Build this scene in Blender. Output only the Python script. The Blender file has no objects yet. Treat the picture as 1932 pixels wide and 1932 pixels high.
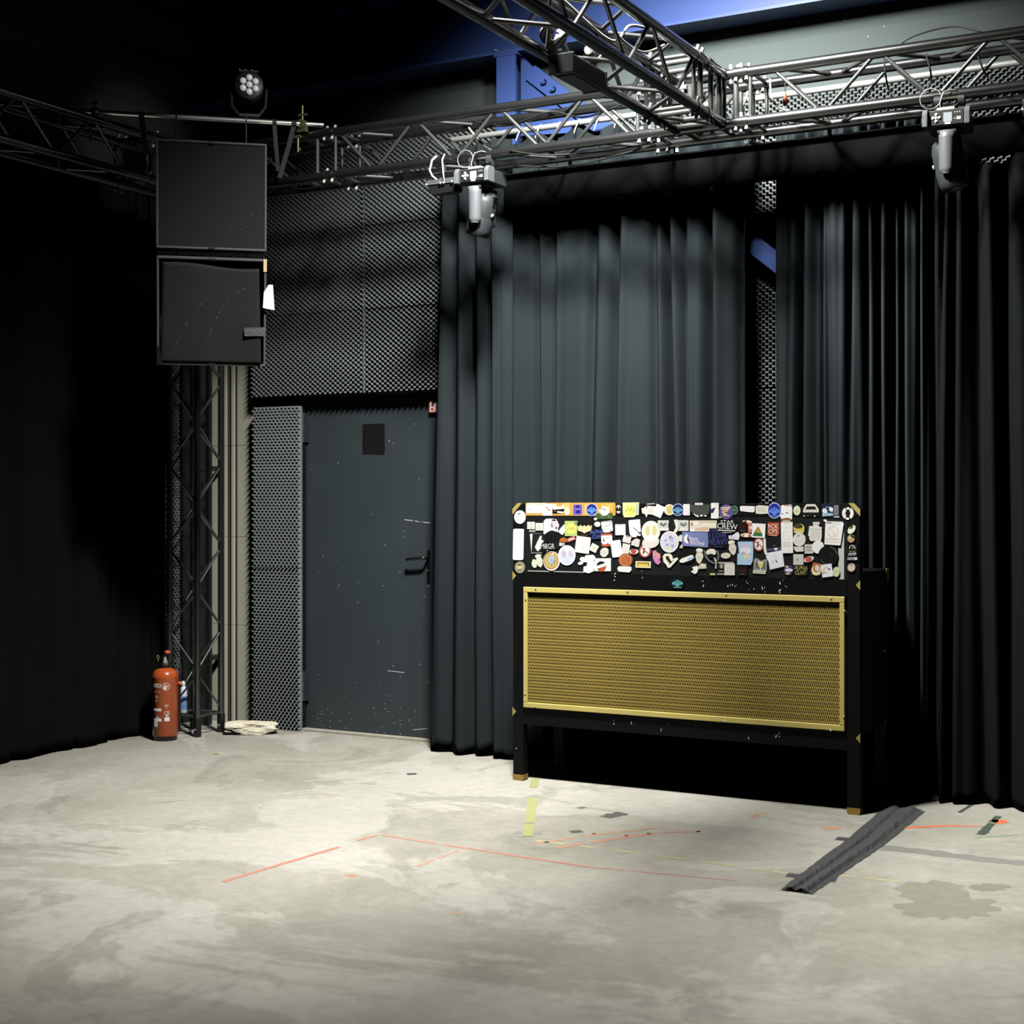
import bpy, bmesh, math, random
from mathutils import Vector, Matrix, Quaternion

S = bpy.context.scene
COL = S.collection
random.seed(7)

# ------------------------------------------------------------------ camera
EYE = 1.4
YAW = math.radians(28.7)
cam_data = bpy.data.cameras.new('camera')
cam_data.sensor_width = 36.0
cam_data.lens = 2800.0 / 1932.0 * 36.0
cam_data.shift_y = -18.0 / 1932.0
cam_data.clip_end = 100
cam_data.dof.use_dof = True
cam_data.dof.focus_distance = 7.3
cam_data.dof.aperture_fstop = 2.8
cam = bpy.data.objects.new('camera', cam_data)
cam.location = (0, 0, EYE)
cam.rotation_euler = (math.radians(90), 0, YAW)
COL.objects.link(cam)
S.camera = cam

# ------------------------------------------------------------------ light, world, exposure
W = bpy.data.worlds.new('world')
S.world = W
W.use_nodes = True
W.node_tree.nodes['Background'].inputs[0].default_value = (0.55, 0.7, 0.8, 1)
W.node_tree.nodes['Background'].inputs[1].default_value = 0.003

def spot(name, loc, target, watts, size, blend, radius, col=(1, 1, 1)):
    d = bpy.data.lights.new(name, 'SPOT')
    d.energy = watts
    d.spot_size = math.radians(size)
    d.spot_blend = blend
    d.shadow_soft_size = radius
    d.color = col
    o = bpy.data.objects.new(name, d)
    o.location = loc
    o.rotation_euler = (Vector(target) - Vector(loc)).to_track_quat('-Z', 'Y').to_euler()
    COL.objects.link(o)
    return o

spot('hall_lamp', (-2.75, 5.0, 4.7), (-2.9, 6.5, 0.85), 2130, 114, 1.0, 0.22, (1.0, 0.985, 0.94))
spot('truss_lamp', (-2.5, 5.6, 4.3), (-2.65, 6.8, 3.35), 330, 103, 1.0, 0.14, (0.97, 1.0, 0.98))
spot('lens_fill', (-1.6, 5.0, 4.0), (-5.08, 6.33, 3.60), 330, 13, 0.8, 0.06)  # added unseen fill, brightens the wash light lenses, pipe and clamps
vs = S.view_settings
vs.view_transform = 'Standard'
vs.look = 'None'
vs.gamma = 1.0
vs.use_curve_mapping = False
vs.exposure = 0.0
S.cycles.diffuse_bounces = 0        # the photograph's very deep blacks
S.cycles.glossy_bounces = 2

# ------------------------------------------------------------------ materials
def lin(c):
    c = c / 255.0
    return c / 12.92 if c <= 0.04045 else ((c + 0.055) / 1.055) ** 2.4

MATS = {}
def mat(name, rgb, rough=0.6, metal=0.0, vary=0.0, scale=20.0, bump=0.0, bscale=60.0, spec=0.5, coat=0.0, k=1.0, sheen=0.0):
    if name in MATS:
        return MATS[name]
    m = bpy.data.materials.new(name)
    m.use_nodes = True
    nt = m.node_tree
    b = nt.nodes['Principled BSDF']
    c = tuple(lin(v) * k for v in rgb) + (1,)
    b.inputs['Base Color'].default_value = c
    b.inputs['Roughness'].default_value = rough
    b.inputs['Metallic'].default_value = metal
    b.inputs['Specular IOR Level'].default_value = spec
    if coat:
        b.inputs['Coat Weight'].default_value = coat
    if sheen:
        b.inputs['Sheen Weight'].default_value = sheen
    tc = nt.nodes.new('ShaderNodeTexCoord')
    if vary:
        n = nt.nodes.new('ShaderNodeTexNoise')
        n.inputs['Scale'].default_value = scale
        n.inputs['Detail'].default_value = 6
        nt.links.new(tc.outputs['Object'], n.inputs['Vector'])
        mx = nt.nodes.new('ShaderNodeMix')
        mx.data_type = 'RGBA'
        mx.inputs[6].default_value = tuple(v * (1 - vary) for v in c[:3]) + (1,)
        mx.inputs[7].default_value = tuple(min(1, v * (1 + vary)) for v in c[:3]) + (1,)
        nt.links.new(n.outputs['Fac'], mx.inputs[0])
        nt.links.new(mx.outputs[2], b.inputs['Base Color'])
    if bump:
        n2 = nt.nodes.new('ShaderNodeTexNoise')
        n2.inputs['Scale'].default_value = bscale
        n2.inputs['Detail'].default_value = 5
        nt.links.new(tc.outputs['Object'], n2.inputs['Vector'])
        bp = nt.nodes.new('ShaderNodeBump')
        bp.inputs['Strength'].default_value = bump
        bp.inputs['Distance'].default_value = 0.01
        nt.links.new(n2.outputs['Fac'], bp.inputs['Height'])
        nt.links.new(bp.outputs['Normal'], b.inputs['Normal'])
    MATS[name] = m
    return m

def pm(rgb):            # printed sticker colours
    g = sum(rgb) / 3.0
    rgb = tuple(min(255, int(round(g + (v - g) * 0.88))) for v in rgb)
    return mat('print_%02x%02x%02x' % tuple(int(v) for v in rgb), rgb, 0.4, k=1.0)

M_TRUSS = mat('truss_paint', (27, 28, 28), 0.26, spec=1.0, vary=0.25, scale=9, coat=0.5)
M_BRACE = mat('brace_metal', (60, 61, 60), 0.3, spec=1.0, vary=0.2, scale=9)
M_CHROME = mat('zinc_metal', (205, 205, 200), 0.32, metal=0.9)
M_STEEL = mat('pale_steel', (185, 186, 182), 0.4, metal=0.3)
M_BRASS = mat('brass_clamp', (150, 142, 104), 0.35, metal=0.7)
M_BLACK = mat('black_plastic', (20, 21, 21), 0.5)
M_BLACKG = mat('black_gloss', (16, 17, 18), 0.3, vary=0.3)
M_BLACKM = mat('black_matt', (14, 14, 14), 0.8, spec=0.2)
M_DKGREY = mat('dark_grey_metal', (48, 52, 54), 0.42, vary=0.15)
M_SILVER = mat('silver_casing', (104, 107, 110), 0.36, metal=0.2)
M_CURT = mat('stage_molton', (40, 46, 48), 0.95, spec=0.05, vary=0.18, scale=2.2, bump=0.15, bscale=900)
M_CURTD = mat('shaded_molton', (20, 22, 23), 0.95, spec=0.05, vary=0.2, scale=2.0)  # same stage cloth, with the light's falloff to the right put into its colour
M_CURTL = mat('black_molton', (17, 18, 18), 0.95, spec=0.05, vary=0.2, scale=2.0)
M_FOAM = mat('acoustic_foam', (122, 128, 126), 0.95, spec=0.1, vary=0.12, scale=3.0)
M_WALL = mat('grey_wall_paint', (94, 103, 101), 0.75, spec=0.3, vary=0.06, scale=2.5)
M_OLIVE = mat('olive_wall_panel', (184, 182, 162), 0.7, vary=0.05, scale=3)
M_GROOVE = mat('groove_paint', (70, 70, 65), 0.8)
M_DOOR = mat('door_paint', (54, 62, 66), 0.42, vary=0.1, scale=2.0, bump=0.03, bscale=30)
M_FRAME = mat('door_frame_paint', (150, 156, 150), 0.5, vary=0.05)
M_BLUE = mat('blue_steel_paint', (64, 88, 152), 0.45, vary=0.12, scale=4)
M_GOLD = mat('gold_paint', (210, 192, 112), 0.45, metal=0.0, vary=0.05, scale=8)
M_GOLDMESH = mat('gold_mesh_paint', (206, 180, 94), 0.45, metal=0.0)
M_CASE = mat('black_phenolic', (8, 8, 9), 0.6, spec=0.14, vary=0.3, scale=14)
M_RED = mat('extinguisher_red', (180, 82, 38), 0.28, coat=0.4, vary=0.06, scale=5)
M_WHITE = mat('white_print', (238, 236, 230), 0.5)
M_TAPE = mat('gaffer_tape', (72, 74, 74), 0.75, vary=0.35, scale=30, bump=0.5, bscale=80)
M_GRILLE = mat('speaker_foam', (34, 37, 36), 0.9, spec=0.15, vary=0.2, scale=90, bump=0.25, bscale=500)
M_CAB = mat('speaker_cabinet', (66, 69, 68), 0.55, vary=0.3, scale=60, bump=0.3, bscale=300)

def floor_material():
    m = bpy.data.materials.new('polished_concrete')
    m.use_nodes = True
    nt = m.node_tree
    N, L = nt.nodes, nt.links
    b = N['Principled BSDF']
    tc = N.new('ShaderNodeTexCoord')
    def noise(scale, detail=8, rough=0.6, dist=0.0, sx=1.0, sy=1.0):
        mp = N.new('ShaderNodeMapping')
        mp.inputs['Scale'].default_value = (sx, sy, 1)
        mp.inputs['Rotation'].default_value = (0, 0, 0.6)
        L.new(tc.outputs['Object'], mp.inputs['Vector'])
        n = N.new('ShaderNodeTexNoise')
        n.inputs['Scale'].default_value = scale
        n.inputs['Detail'].default_value = detail
        n.inputs['Roughness'].default_value = rough
        n.inputs['Distortion'].default_value = dist
        L.new(mp.outputs['Vector'], n.inputs['Vector'])
        return n.outputs['Fac']
    def ramp(fac, stops):
        r = N.new('ShaderNodeValToRGB')
        el = r.color_ramp.elements
        el[0].position, el[0].color = stops[0]
        el[1].position, el[1].color = stops[-1]
        for p, c in stops[1:-1]:
            e = el.new(p)
            e.color = c
        L.new(fac, r.inputs['Fac'])
        return r.outputs['Color']
    def mix(fac, a, c, mode='MIX'):
        x = N.new('ShaderNodeMix')
        x.data_type = 'RGBA'
        x.blend_type = mode
        if isinstance(fac, float):
            x.inputs[0].default_value = fac
        else:
            L.new(fac, x.inputs[0])
        for s, i in ((a, 6), (c, 7)):
            if isinstance(s, tuple):
                x.inputs[i].default_value = s
            else:
                L.new(s, x.inputs[i])
        return x.outputs[2]
    g = lambda v: (v, v, v, 1)
    base = ramp(noise(0.9, 9, 0.62, 0.4), [(0.3, (0.287, 0.283, 0.231, 1)), (0.5, (0.392, 0.378, 0.322, 1)), (0.7, (0.487, 0.470, 0.413, 1))])
    # chalky, worn top layer with ragged edges
    worn = ramp(noise(0.55, 12, 0.68, 0.8, 1.0, 1.5), [(0.5, g(0)), (0.535, g(1))])
    base = mix(mix(0.55, g(0), worn), base, (0.557, 0.539, 0.483, 1))
    # greenish grey worn spots
    dark = ramp(noise(1.4, 10, 0.7, 1.2), [(0.56, g(0)), (0.62, g(0.55))])
    base = mix(dark, base, (0.261, 0.265, 0.217, 1))
    fine = ramp(noise(18, 8, 0.7), [(0.3, g(0.86)), (0.7, g(1.08))])
    base = mix(1.0, base, fine, 'MULTIPLY')
    # hairline scratches
    sc = ramp(noise(7, 4, 0.5, 3.0, 0.4, 2.4), [(0.485, g(1)), (0.498, g(0.84)), (0.503, g(0.84)), (0.515, g(1))])
    base = mix(0.6, base, mix(1.0, base, sc, 'MULTIPLY'))
    L.new(base, b.inputs['Base Color'])
    rr = ramp(noise(2.2, 8), [(0.3, g(0.5)), (0.7, g(0.75))])
    L.new(rr, b.inputs['Roughness'])
    b.inputs['Specular IOR Level'].default_value = 0.35
    bp = N.new('ShaderNodeBump')
    bp.inputs['Strength'].default_value = 0.12
    bp.inputs['Distance'].default_value = 0.01
    L.new(noise(25, 8), bp.inputs['Height'])
    L.new(bp.outputs['Normal'], b.inputs['Normal'])
    return m
M_FLOOR = floor_material()

# ------------------------------------------------------------------ mesh helpers
def basis(d):
    d = Vector(d).normalized()
    a = Vector((0, 0, 1)) if abs(d.z) < 0.95 else Vector((1, 0, 0))
    u = d.cross(a).normalized()
    return u, d.cross(u).normalized(), d

class MB:
    def __init__(self):
        self.v, self.f, self.mi, self.sm = [], [], [], []
    def add(self, vs_, fs, mi=0, sm=False):
        o = len(self.v)
        self.v += [tuple(p) for p in vs_]
        for f in fs:
            self.f.append([i + o for i in f])
            self.mi.append(mi)
            self.sm.append(sm)
        return self
    def box(self, c, s, mi=0, M=None):
        hx, hy, hz = s[0] / 2, s[1] / 2, s[2] / 2
        p = [Vector((x, y, z)) for z in (-hz, hz) for x, y in ((-hx, -hy), (hx, -hy), (hx, hy), (-hx, hy))]
        if M is not None:
            p = [M @ q for q in p]
        p = [q + Vector(c) for q in p]
        return self.add(p, [(3, 2, 1, 0), (4, 5, 6, 7), (0, 1, 5, 4), (1, 2, 6, 5), (2, 3, 7, 6), (3, 0, 4, 7)], mi)
    def bb(self, x0, x1, y0, y1, z0, z1, mi=0):
        return self.box(((x0 + x1) / 2, (y0 + y1) / 2, (z0 + z1) / 2), (x1 - x0, y1 - y0, z1 - z0), mi)
    def tube(self, p0, p1, r, n=12, mi=0, r1=None, caps=True):
        p0, p1 = Vector(p0), Vector(p1)
        r1 = r if r1 is None else r1
        u, w, d = basis(p1 - p0)
        vs_ = []
        for p, rr in ((p0, r), (p1, r1)):
            for i in range(n):
                a = 2 * math.pi * i / n
                vs_.append(p + u * (rr * math.cos(a)) + w * (rr * math.sin(a)))
        self.add(vs_, [(i, i + n, (i + 1) % n + n, (i + 1) % n) for i in range(n)], mi, True)
        if caps:
            self.add(vs_[:n], [list(range(n))], mi)
            self.add(vs_[n:], [list(range(n - 1, -1, -1))], mi)
        return self
    def path(self, pts, r, n=6, mi=0, closed=False):
        pts = [Vector(p) for p in pts]
        m = len(pts)
        vs_ = []
        up = None
        for i, p in enumerate(pts):
            a = pts[(i - 1) % m] if (closed or i) else p
            c = pts[(i + 1) % m] if (closed or i < m - 1) else p
            t = (c - a).normalized()
            if up is None:
                u, w, _ = basis(t)
            else:
                u = (up - t * up.dot(t)).normalized()
                w = t.cross(u)
            up = u
            for k in range(n):
                an = 2 * math.pi * k / n
                vs_.append(p + u * (r * math.cos(an)) + w * (r * math.sin(an)))
        fs = []
        for i in range(m if closed else m - 1):
            j = (i + 1) % m
            for k in range(n):
                fs.append((i * n + k, i * n + (k + 1) % n, j * n + (k + 1) % n, j * n + k))
        if not closed:
            fs.append(list(range(n - 1, -1, -1)))
            fs.append([(m - 1) * n + k for k in range(n)])
        return self.add(vs_, fs, mi, True)
    def lathe(self, prof, n=24, c=(0, 0, 0), M=None, mi=0, sm=True):
        vs_ = []
        for r, z in prof:
            for i in range(n):
                a = 2 * math.pi * i / n
                q = Vector((r * math.cos(a), r * math.sin(a), z))
                vs_.append((M @ q if M is not None else q) + Vector(c))
        fs = []
        for j in range(len(prof) - 1):
            for i in range(n):
                fs.append((j * n + i, j * n + (i + 1) % n, (j + 1) * n + (i + 1) % n, (j + 1) * n + i))
        self.add(vs_, fs, mi, sm)
        if prof[0][0] > 1e-5:
            self.add(vs_[:n], [list(range(n - 1, -1, -1))], mi)
        if prof[-1][0] > 1e-5:
            self.add(vs_[-n:], [list(range(n))], mi)
        return self
    def prism(self, poly, h, M=None, mi=0):
        """poly in local xy, extruded 0..h in local z, placed by M"""
        n = len(poly)
        vs_ = [Vector((x, y, 0)) for x, y in poly] + [Vector((x, y, h)) for x, y in poly]
        if M is not None:
            vs_ = [M @ q for q in vs_]
        return self.add(vs_, [list(range(n - 1, -1, -1)), list(range(n, 2 * n))] + [(i, (i + 1) % n, (i + 1) % n + n, i + n) for i in range(n)], mi)
    def mesh(self, name, mats):
        me = bpy.data.meshes.new(name)
        me.from_pydata(self.v, [], self.f)
        for m in (mats if isinstance(mats, (list, tuple)) else [mats]):
            me.materials.append(m)
        me.polygons.foreach_set('material_index', self.mi)
        me.polygons.foreach_set('use_smooth', self.sm)
        me.update()
        return me
    def build(self, name, mats, parent=None, loc=(0, 0, 0), bevel=0.0, rot=None):
        return place(name, self.mesh(name, mats), parent, loc, bevel, rot)

def place(name, me, parent=None, loc=(0, 0, 0), bevel=0.0, rot=None):
    o = bpy.data.objects.new(name, me)
    COL.objects.link(o)
    o.location = loc
    if rot is not None:
        if isinstance(rot, Quaternion):
            o.rotation_mode = 'QUATERNION'
            o.rotation_quaternion = rot
        else:
            o.rotation_euler = rot
    if parent is not None:
        o.parent = parent
    if bevel:
        b = o.modifiers.new('bevel', 'BEVEL')
        b.width = bevel
        b.segments = 2
        b.limit_method = 'ANGLE'
        b.angle_limit = math.radians(40)
    return o

def thing(name, label, cat, loc=(0, 0, 0), rz=0.0, group=None):
    o = bpy.data.objects.new(name, None)
    o.empty_display_size = 0.1
    COL.objects.link(o)
    o.location = loc
    o.rotation_euler = (0, 0, rz)
    o['label'] = label
    o['category'] = cat
    if group:
        o['group'] = group
    return o

def tag(o, label, cat, group=None):
    o['label'] = label
    o['category'] = cat
    if group:
        o['group'] = group
    return o

def struct(o):
    o['kind'] = 'structure'
    return o

CA, SA = math.cos(YAW), math.sin(YAW)
def on_floor(px, py, z=0.0):       # a point of the floor, measured off the photograph
    d = 2800.0 * (EYE - z) / (py - 948.0)
    r = (px - 966.0) / 2800.0 * d
    return Vector((r * CA - d * SA, r * SA + d * CA, z))
def on_wall(px, py, Y):            # a point of a plane parallel to the back wall
    t = (px - 966.0) / 2800.0
    d = Y / (CA + t * SA)
    r = t * d
    return Vector((r * CA - d * SA, Y, EYE + (948.0 - py) * d / 2800.0))

def text_mesh(body, size, extrude=0.0):
    cu = bpy.data.curves.new('lettering', 'FONT')
    cu.body = body
    cu.size = size
    cu.align_x = 'CENTER'
    cu.align_y = 'CENTER'
    cu.resolution_u = 2
    o = bpy.data.objects.new('lettering', cu)
    COL.objects.link(o)
    dg = bpy.context.evaluated_depsgraph_get()
    me = bpy.data.meshes.new_from_object(o.evaluated_get(dg))
    vs_ = [tuple(v.co) for v in me.vertices]
    fs = [list(p.vertices) for p in me.polygons]
    bpy.data.objects.remove(o)
    bpy.data.curves.remove(cu)
    bpy.data.meshes.remove(me)
    return vs_, fs
# ------------------------------------------------------------------ room shell
struct(MB().bb(-9, 4, -3, 9, -0.12, 0).build('floor', M_FLOOR))
M_CEIL = mat('dark_ceiling', (14, 15, 15), 0.9)
cb = MB().bb(-9, 4, -3, 9, 5.6, 5.75)
for i in range(40):
    cb.bb(-9, 4, -2.9 + i * 0.3, -2.78 + i * 0.3, 5.5, 5.6)
struct(cb.build('ceiling', M_CEIL))
wb = MB()
wb.bb(-6.4, -5.56, 7.45, 7.65, 0, 5.6).bb(-4.50, 3.0, 7.45, 7.65, 0, 5.6).bb(-5.56, -4.50, 7.45, 7.65, 2.06, 5.6)
WALL_BACK = struct(wb.build('wall_back', M_WALL))
wl = MB().bb(-6.55, -6.35, 0.0, 7.65, 0, 5.6)
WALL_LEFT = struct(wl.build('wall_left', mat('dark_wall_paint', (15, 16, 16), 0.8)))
for i in range(6):          # trapezoid ribs of the left cladding, high up in the dark
    MB().prism([(-0.09, 0), (0.09, 0), (0.06, 0.04), (-0.06, 0.04)], 7.0,
               Matrix.Translation((-6.35, 0.3, 3.75 + i * 0.3)) @ Matrix(((0, 1, 0), (0, 0, 1), (1, 0, 0))).to_4x4()).build('cladding_rib', M_CEIL, WALL_LEFT)

# olive panel with vertical grooves beside the foam (pilaster strip)
pil = MB()
for x0, x1, y in ((-6.33, -6.20, 7.445), (-6.171, -6.145, 7.425), (-6.102, -6.081, 7.425), (-6.055, -5.90, 7.425)):
    for z0, z1 in ((0, 0.62), (0.622, 1.18), (1.182, 1.76), (1.762, 3.0)):
        pil.bb(x0, x1, y, 7.449, z0, z1)
P = struct(pil.build('trim_1', M_OLIVE, None, bevel=0.002))
MB().bb(-6.171, -5.9, 7.441, 7.449, 0, 3.0).build('groove_back', M_GROOVE, P)

# ---- door
D = thing('door_1', 'dark blue-grey steel door beside foam panels', 'door', (-5.06, 7.42, 0))
del D['category']; del D['label']
struct(D)
dl = MB().bb(-0.45, 0.52, 0.0, 0.05, 0.012, 2.045).build('door_leaf', M_DOOR, D, bevel=0.002)
fr = MB()
fr.bb(-0.505, -0.456, -0.02, 0.08, 0, 2.06).bb(0.524, 0.565, -0.02, 0.08, 0, 2.06).bb(-0.505, 0.565, -0.02, 0.08, 2.05, 2.085)
fr.build('door_frame', M_FRAME, D, bevel=0.002)
for z in (0.27, 1.86):
    h = MB()
    for k in range(3):
        h.tube((-0.452, -0.03, z - 0.09 + k * 0.061), (-0.452, -0.03, z - 0.09 + k * 0.061 + 0.058), 0.0125, 12)
    h.bb(-0.452, -0.425, -0.02, -0.001, z - 0.09, z + 0.09)
    h.build('hinge', M_DKGREY, D)
pl = MB().bb(0.432, 0.452, -0.008, 0.0, 0.93, 1.12)
pl.build('handle_plate', M_BLACKG, D, bevel=0.003)
hd = MB().path([(0.442, -0.005, 1.075), (0.442, -0.04, 1.075), (0.437, -0.052, 1.075), (0.42, -0.055, 1.074), (0.35, -0.055, 1.068), (0.325, -0.054, 1.066), (0.318, -0.045, 1.064)], 0.0095, 10)
hd.build('door_handle', M_BLACKG, D)
MB().lathe([(0.009, 0), (0.009, 0.004)], 16, (0.442, -0.008, 1.0), Matrix.Rotation(math.radians(90), 3, 'X')).build('keyhole', M_DKGREY, D)
sq = MB()
sq.bb(-0.03, 0.13, -0.0015, 0, 1.69, 1.872).bb(-0.022, 0.052, -0.0022, -0.001, 1.694, 1.868).bb(0.06, 0.122, -0.0022, -0.001, 1.688, 1.866)
ts = sq.build('tape_square', M_BLACKM, D)
ts['label'] = 'black taped-over square on the upper door leaf'
sp = MB()
r = random.Random(3)
for i in range(84):                # chipped paint, dense near the bottom
    x = r.uniform(-0.43, 0.44)
    z = r.uniform(0.03, 1.9) if i < 34 else 0.02 + abs(r.gauss(0, 0.12))
    a, b_ = r.uniform(0.0012, 0.004), r.uniform(0.0012, 0.003)
    ang = [r.uniform(0.6, 1.2) for _ in range(6)]
    sp.add([(x + a * ang[k] * math.cos(k * 1.047), -0.0006, z + b_ * ang[k] * math.sin(k * 1.047)) for k in range(6)], [(0, 1, 2, 3, 4, 5)])
for x0, x1, z0, z1 in ((0.27, 0.33, 1.298, 1.292), (0.345, 0.37, 1.291, 1.287), (0.38, 0.385, 1.286, 1.285), (0.40, 0.45, 1.284, 1.279), (0.33, 0.43, 0.055, 0.07), (0.15, 0.27, 0.395, 0.39)):
    sp.add([(x0, -0.0006, z0 - 0.0014), (x1, -0.0006, z1 - 0.0014), (x1, -0.0006, z1 + 0.0014), (x0, -0.0006, z0 + 0.0014)], [(0, 1, 2, 3)])
spo = sp.build('paint_chips', M_WHITE, D)
spo['kind'] = 'stuff'
struct(MB().bb(-5.55, -4.55, 7.36, 7.42, 0, 0.012).build('trim_2', mat('threshold', (170, 166, 150), 0.7, vary=0.3, scale=30)))
sg = MB().bb(-0.02, 0.035, -0.002, 0, -0.04, 0.04).bb(-0.012, 0.03, -0.003, -0.002, -0.034, 0.034, 1).bb(-0.004, 0.01, -0.0036, -0.003, -0.028, -0.012, 0).bb(0.0, 0.014, -0.0036, -0.003, -0.004, 0.012, 0).bb(-0.006, 0.008, -0.0036, -0.003, 0.018, 0.028, 0)
tag(sg.build('warning_sticker', [pm((190, 60, 35)), M_WHITE], loc=(-4.585, 7.398, 1.965)), 'small red and white sticker at the top right of the door', 'sticker')

# ---- acoustic foam: one convoluted panel mesh, shared
FP, FQ, FA = 0.0372, 0.0292, 0.042
def foam_mesh(name, w, h, land=True, nper=6):
    p, q = (FP, FQ) if land else (FQ, FP)
    nx, nz = int(w / p * nper), int(h / q * nper)
    mb = MB()
    vs_ = []
    for j in range(nz + 1):
        for i in range(nx + 1):
            x, z = w * i / nx, h * j / nz
            s = 0.5 + 0.5 * math.cos(2 * math.pi * x / p) * math.cos(2 * math.pi * z / q)
            vs_.append((x, -0.012 - FA * s ** 1.25, z))
    fs = [(j * (nx + 1) + i, j * (nx + 1) + i + 1, (j + 1) * (nx + 1) + i + 1, (j + 1) * (nx + 1) + i) for j in range(nz) for i in range(nx)]
    mb.add(vs_, fs, 0, True)
    # edges and back
    for seq in ([j * (nx + 1) for j in range(nz + 1)], [j * (nx + 1) + nx for j in range(nz + 1)][::-1],
                [i for i in range(nx + 1)][::-1], [nz * (nx + 1) + i for i in range(nx + 1)]):
        k = len(seq)
        pts = [vs_[a] for a in seq] + [(vs_[a][0], 0.0, vs_[a][2]) for a in seq]
        mb.add(pts, [(a, a + 1, a + 1 + k, a + k) for a in range(k - 1)])
    mb.add([(0, 0, 0), (w, 0, 0), (w, 0, h), (0, 0, h)], [(3, 2, 1, 0)])
    return mb.mesh(name, M_FOAM)
F_LAND = foam_mesh('foam_panel', 0.996, 0.496)
F_NARROW = foam_mesh('foam_panel_cut', 0.84, 0.496)
F_PORT = foam_mesh('foam_panel_upright', 0.3504, 0.99, False)
F_SIDE = foam_mesh('foam_panel_side', 0.80, 0.99, False, 5)
for r_, z in enumerate((2.055, 2.55, 3.045)):
    place('foam_panel', F_NARROW, WALL_BACK, (-5.853, 7.36, z))
    place('foam_panel', F_LAND, WALL_BACK, (-5.010, 7.36 - 0.004 * r_, z))
for i in range(4):
    place('foam_panel', F_LAND, WALL_BACK, (-4.008 + i * 1.0, 7.44, 3.0))
for i in range(6):
    place('foam_panel', F_LAND, WALL_BACK, (-3.008, 7.44 - 0.006 * (i % 2), 3.0 - 0.5 * (i + 1)))
    if i < 2:
        place('foam_panel', F_LAND, WALL_BACK, (-2.008, 7.44, 3.0 - 0.5 * (i + 1)))
for z in (0.005, 1.0):
    place('foam_panel', F_PORT, WALL_BACK, (-5.853, 7.37, z))
MB().bb(-5.853, -4.0, 7.36, 7.45, 2.055, 3.54).bb(-5.853, -5.51, 7.37, 7.45, 0, 1.99).build('foam_backing', M_BLACKM, WALL_BACK)
for z in (0.01, 1.01, 2.01):
    place('foam_panel', F_SIDE, WALL_LEFT, (-6.35, 6.4, z), rot=(0, 0, math.radians(90)))

# drain pipe in the corner
dp = MB().tube((-6.2, 7.28, 0), (-6.2, 7.28, 2.9), 0.05, 20)
for z in (0.4, 1.6, 2.6):
    dp.tube((-6.2, 7.28, z), (-6.2, 7.28, z + 0.03), 0.056, 20).bb(-6.215, -6.185, 7.3, 7.45, z, z + 0.03)
tag(dp.build('drain_pipe', mat('pipe_paint', (34, 36, 34), 0.5)), 'dark round pipe rising in the corner behind the truss tower', 'pipe')

# ---- blue steel frame
bm_ = MB()
bm_.bb(-9, 3, 7.22, 7.40, 3.90, 3.914).bb(-9, 3, 7.303, 7.317, 3.914, 4.32).bb(-9, 3, 7.22, 7.40, 4.32, 4.334)
struct(bm_.build('beam_back', M_BLUE))
cb_ = MB()
cb_.bb(-4.055, -3.935, 7.225, 7.237, 0, 3.9).bb(-4.055, -3.935, 7.42, 7.432, 0, 3.9).bb(-3.999, -3.991, 7.237, 7.42, 0, 3.9)
cb_.bb(-4.07, -3.92, 7.222, 7.40, 3.886, 3.9)
CO = struct(cb_.build('column_back', M_BLUE))
gus = MB().prism([(0, 0), (0.36, -0.36), (0.30, -0.47), (0, -0.45)], 0.012, Matrix.Translation((-3.94, 7.30, 3.90)) @ Matrix(((1, 0, 0), (0, 0, 1), (0, 1, 0))).to_4x4())
gus.build('gusset_plate', M_BLUE, CO)
bd = Vector((-2.30, 0, 2.50)) - Vector((-3.92, 0, 3.83))
ang = math.atan2(bd.z, bd.x)
R = Matrix.Rotation(-ang, 4, 'Y')
br = MB()
L_ = bd.length
br.bb(0.06, L_, -0.05, -0.042, -0.045, 0.045).bb(0.06, L_, -0.042, 0.0, 0.037, 0.045)
o = br.build('diagonal_brace', M_BLUE, CO, (-3.92, 7.335, 3.83))
o.rotation_euler = (0, -ang, 0)
for k in range(2):
    c = Vector((-3.92, 7.285, 3.83)) + bd.normalized() * (0.17 + 0.075 * k)
    b_ = MB().tube(c + Vector((0, 0.006, 0)), c, 0.019, 14).tube(c, c - Vector((0, 0.016, 0)), 0.0135, 6).tube(c - Vector((0, 0.016, 0)), c - Vector((0, 0.024, 0)), 0.007, 8)
    b_.build('bolt', M_BLUE, CO)
c = on_wall(938, 96, 7.30)
MB().tube(c, c + Vector((0, -0.02, 0)), 0.007, 8).build('bolt', M_STEEL, CO)

nk = MB()
r = random.Random(21)
for px, py, s in ((1427, 42, 3), (1471, 37, 3), (1594, 37, 6), (1646, 24, 4), (1429, 75, 3), (1668, 50, 3), (1638, 68, 3), (1364, 42, 2), (640, 178, 4)):
    c = on_wall(px, py, 7.449)
    for k in range(2):
        x, z, q = c.x + r.uniform(-.004, .004), c.z + r.uniform(-.004, .004), .001 * s * r.uniform(.5, 1.1)
        nk.add([(x - q, 7.4494, z), (x, 7.4494, z - q * .6), (x + q * 1.3, 7.4494, z + q * .2), (x, 7.4494, z + q * .7)], [(0, 1, 2, 3)])
o = nk.build('paint_nicks', M_WHITE, WALL_BACK)
o['kind'] = 'stuff'
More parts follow.
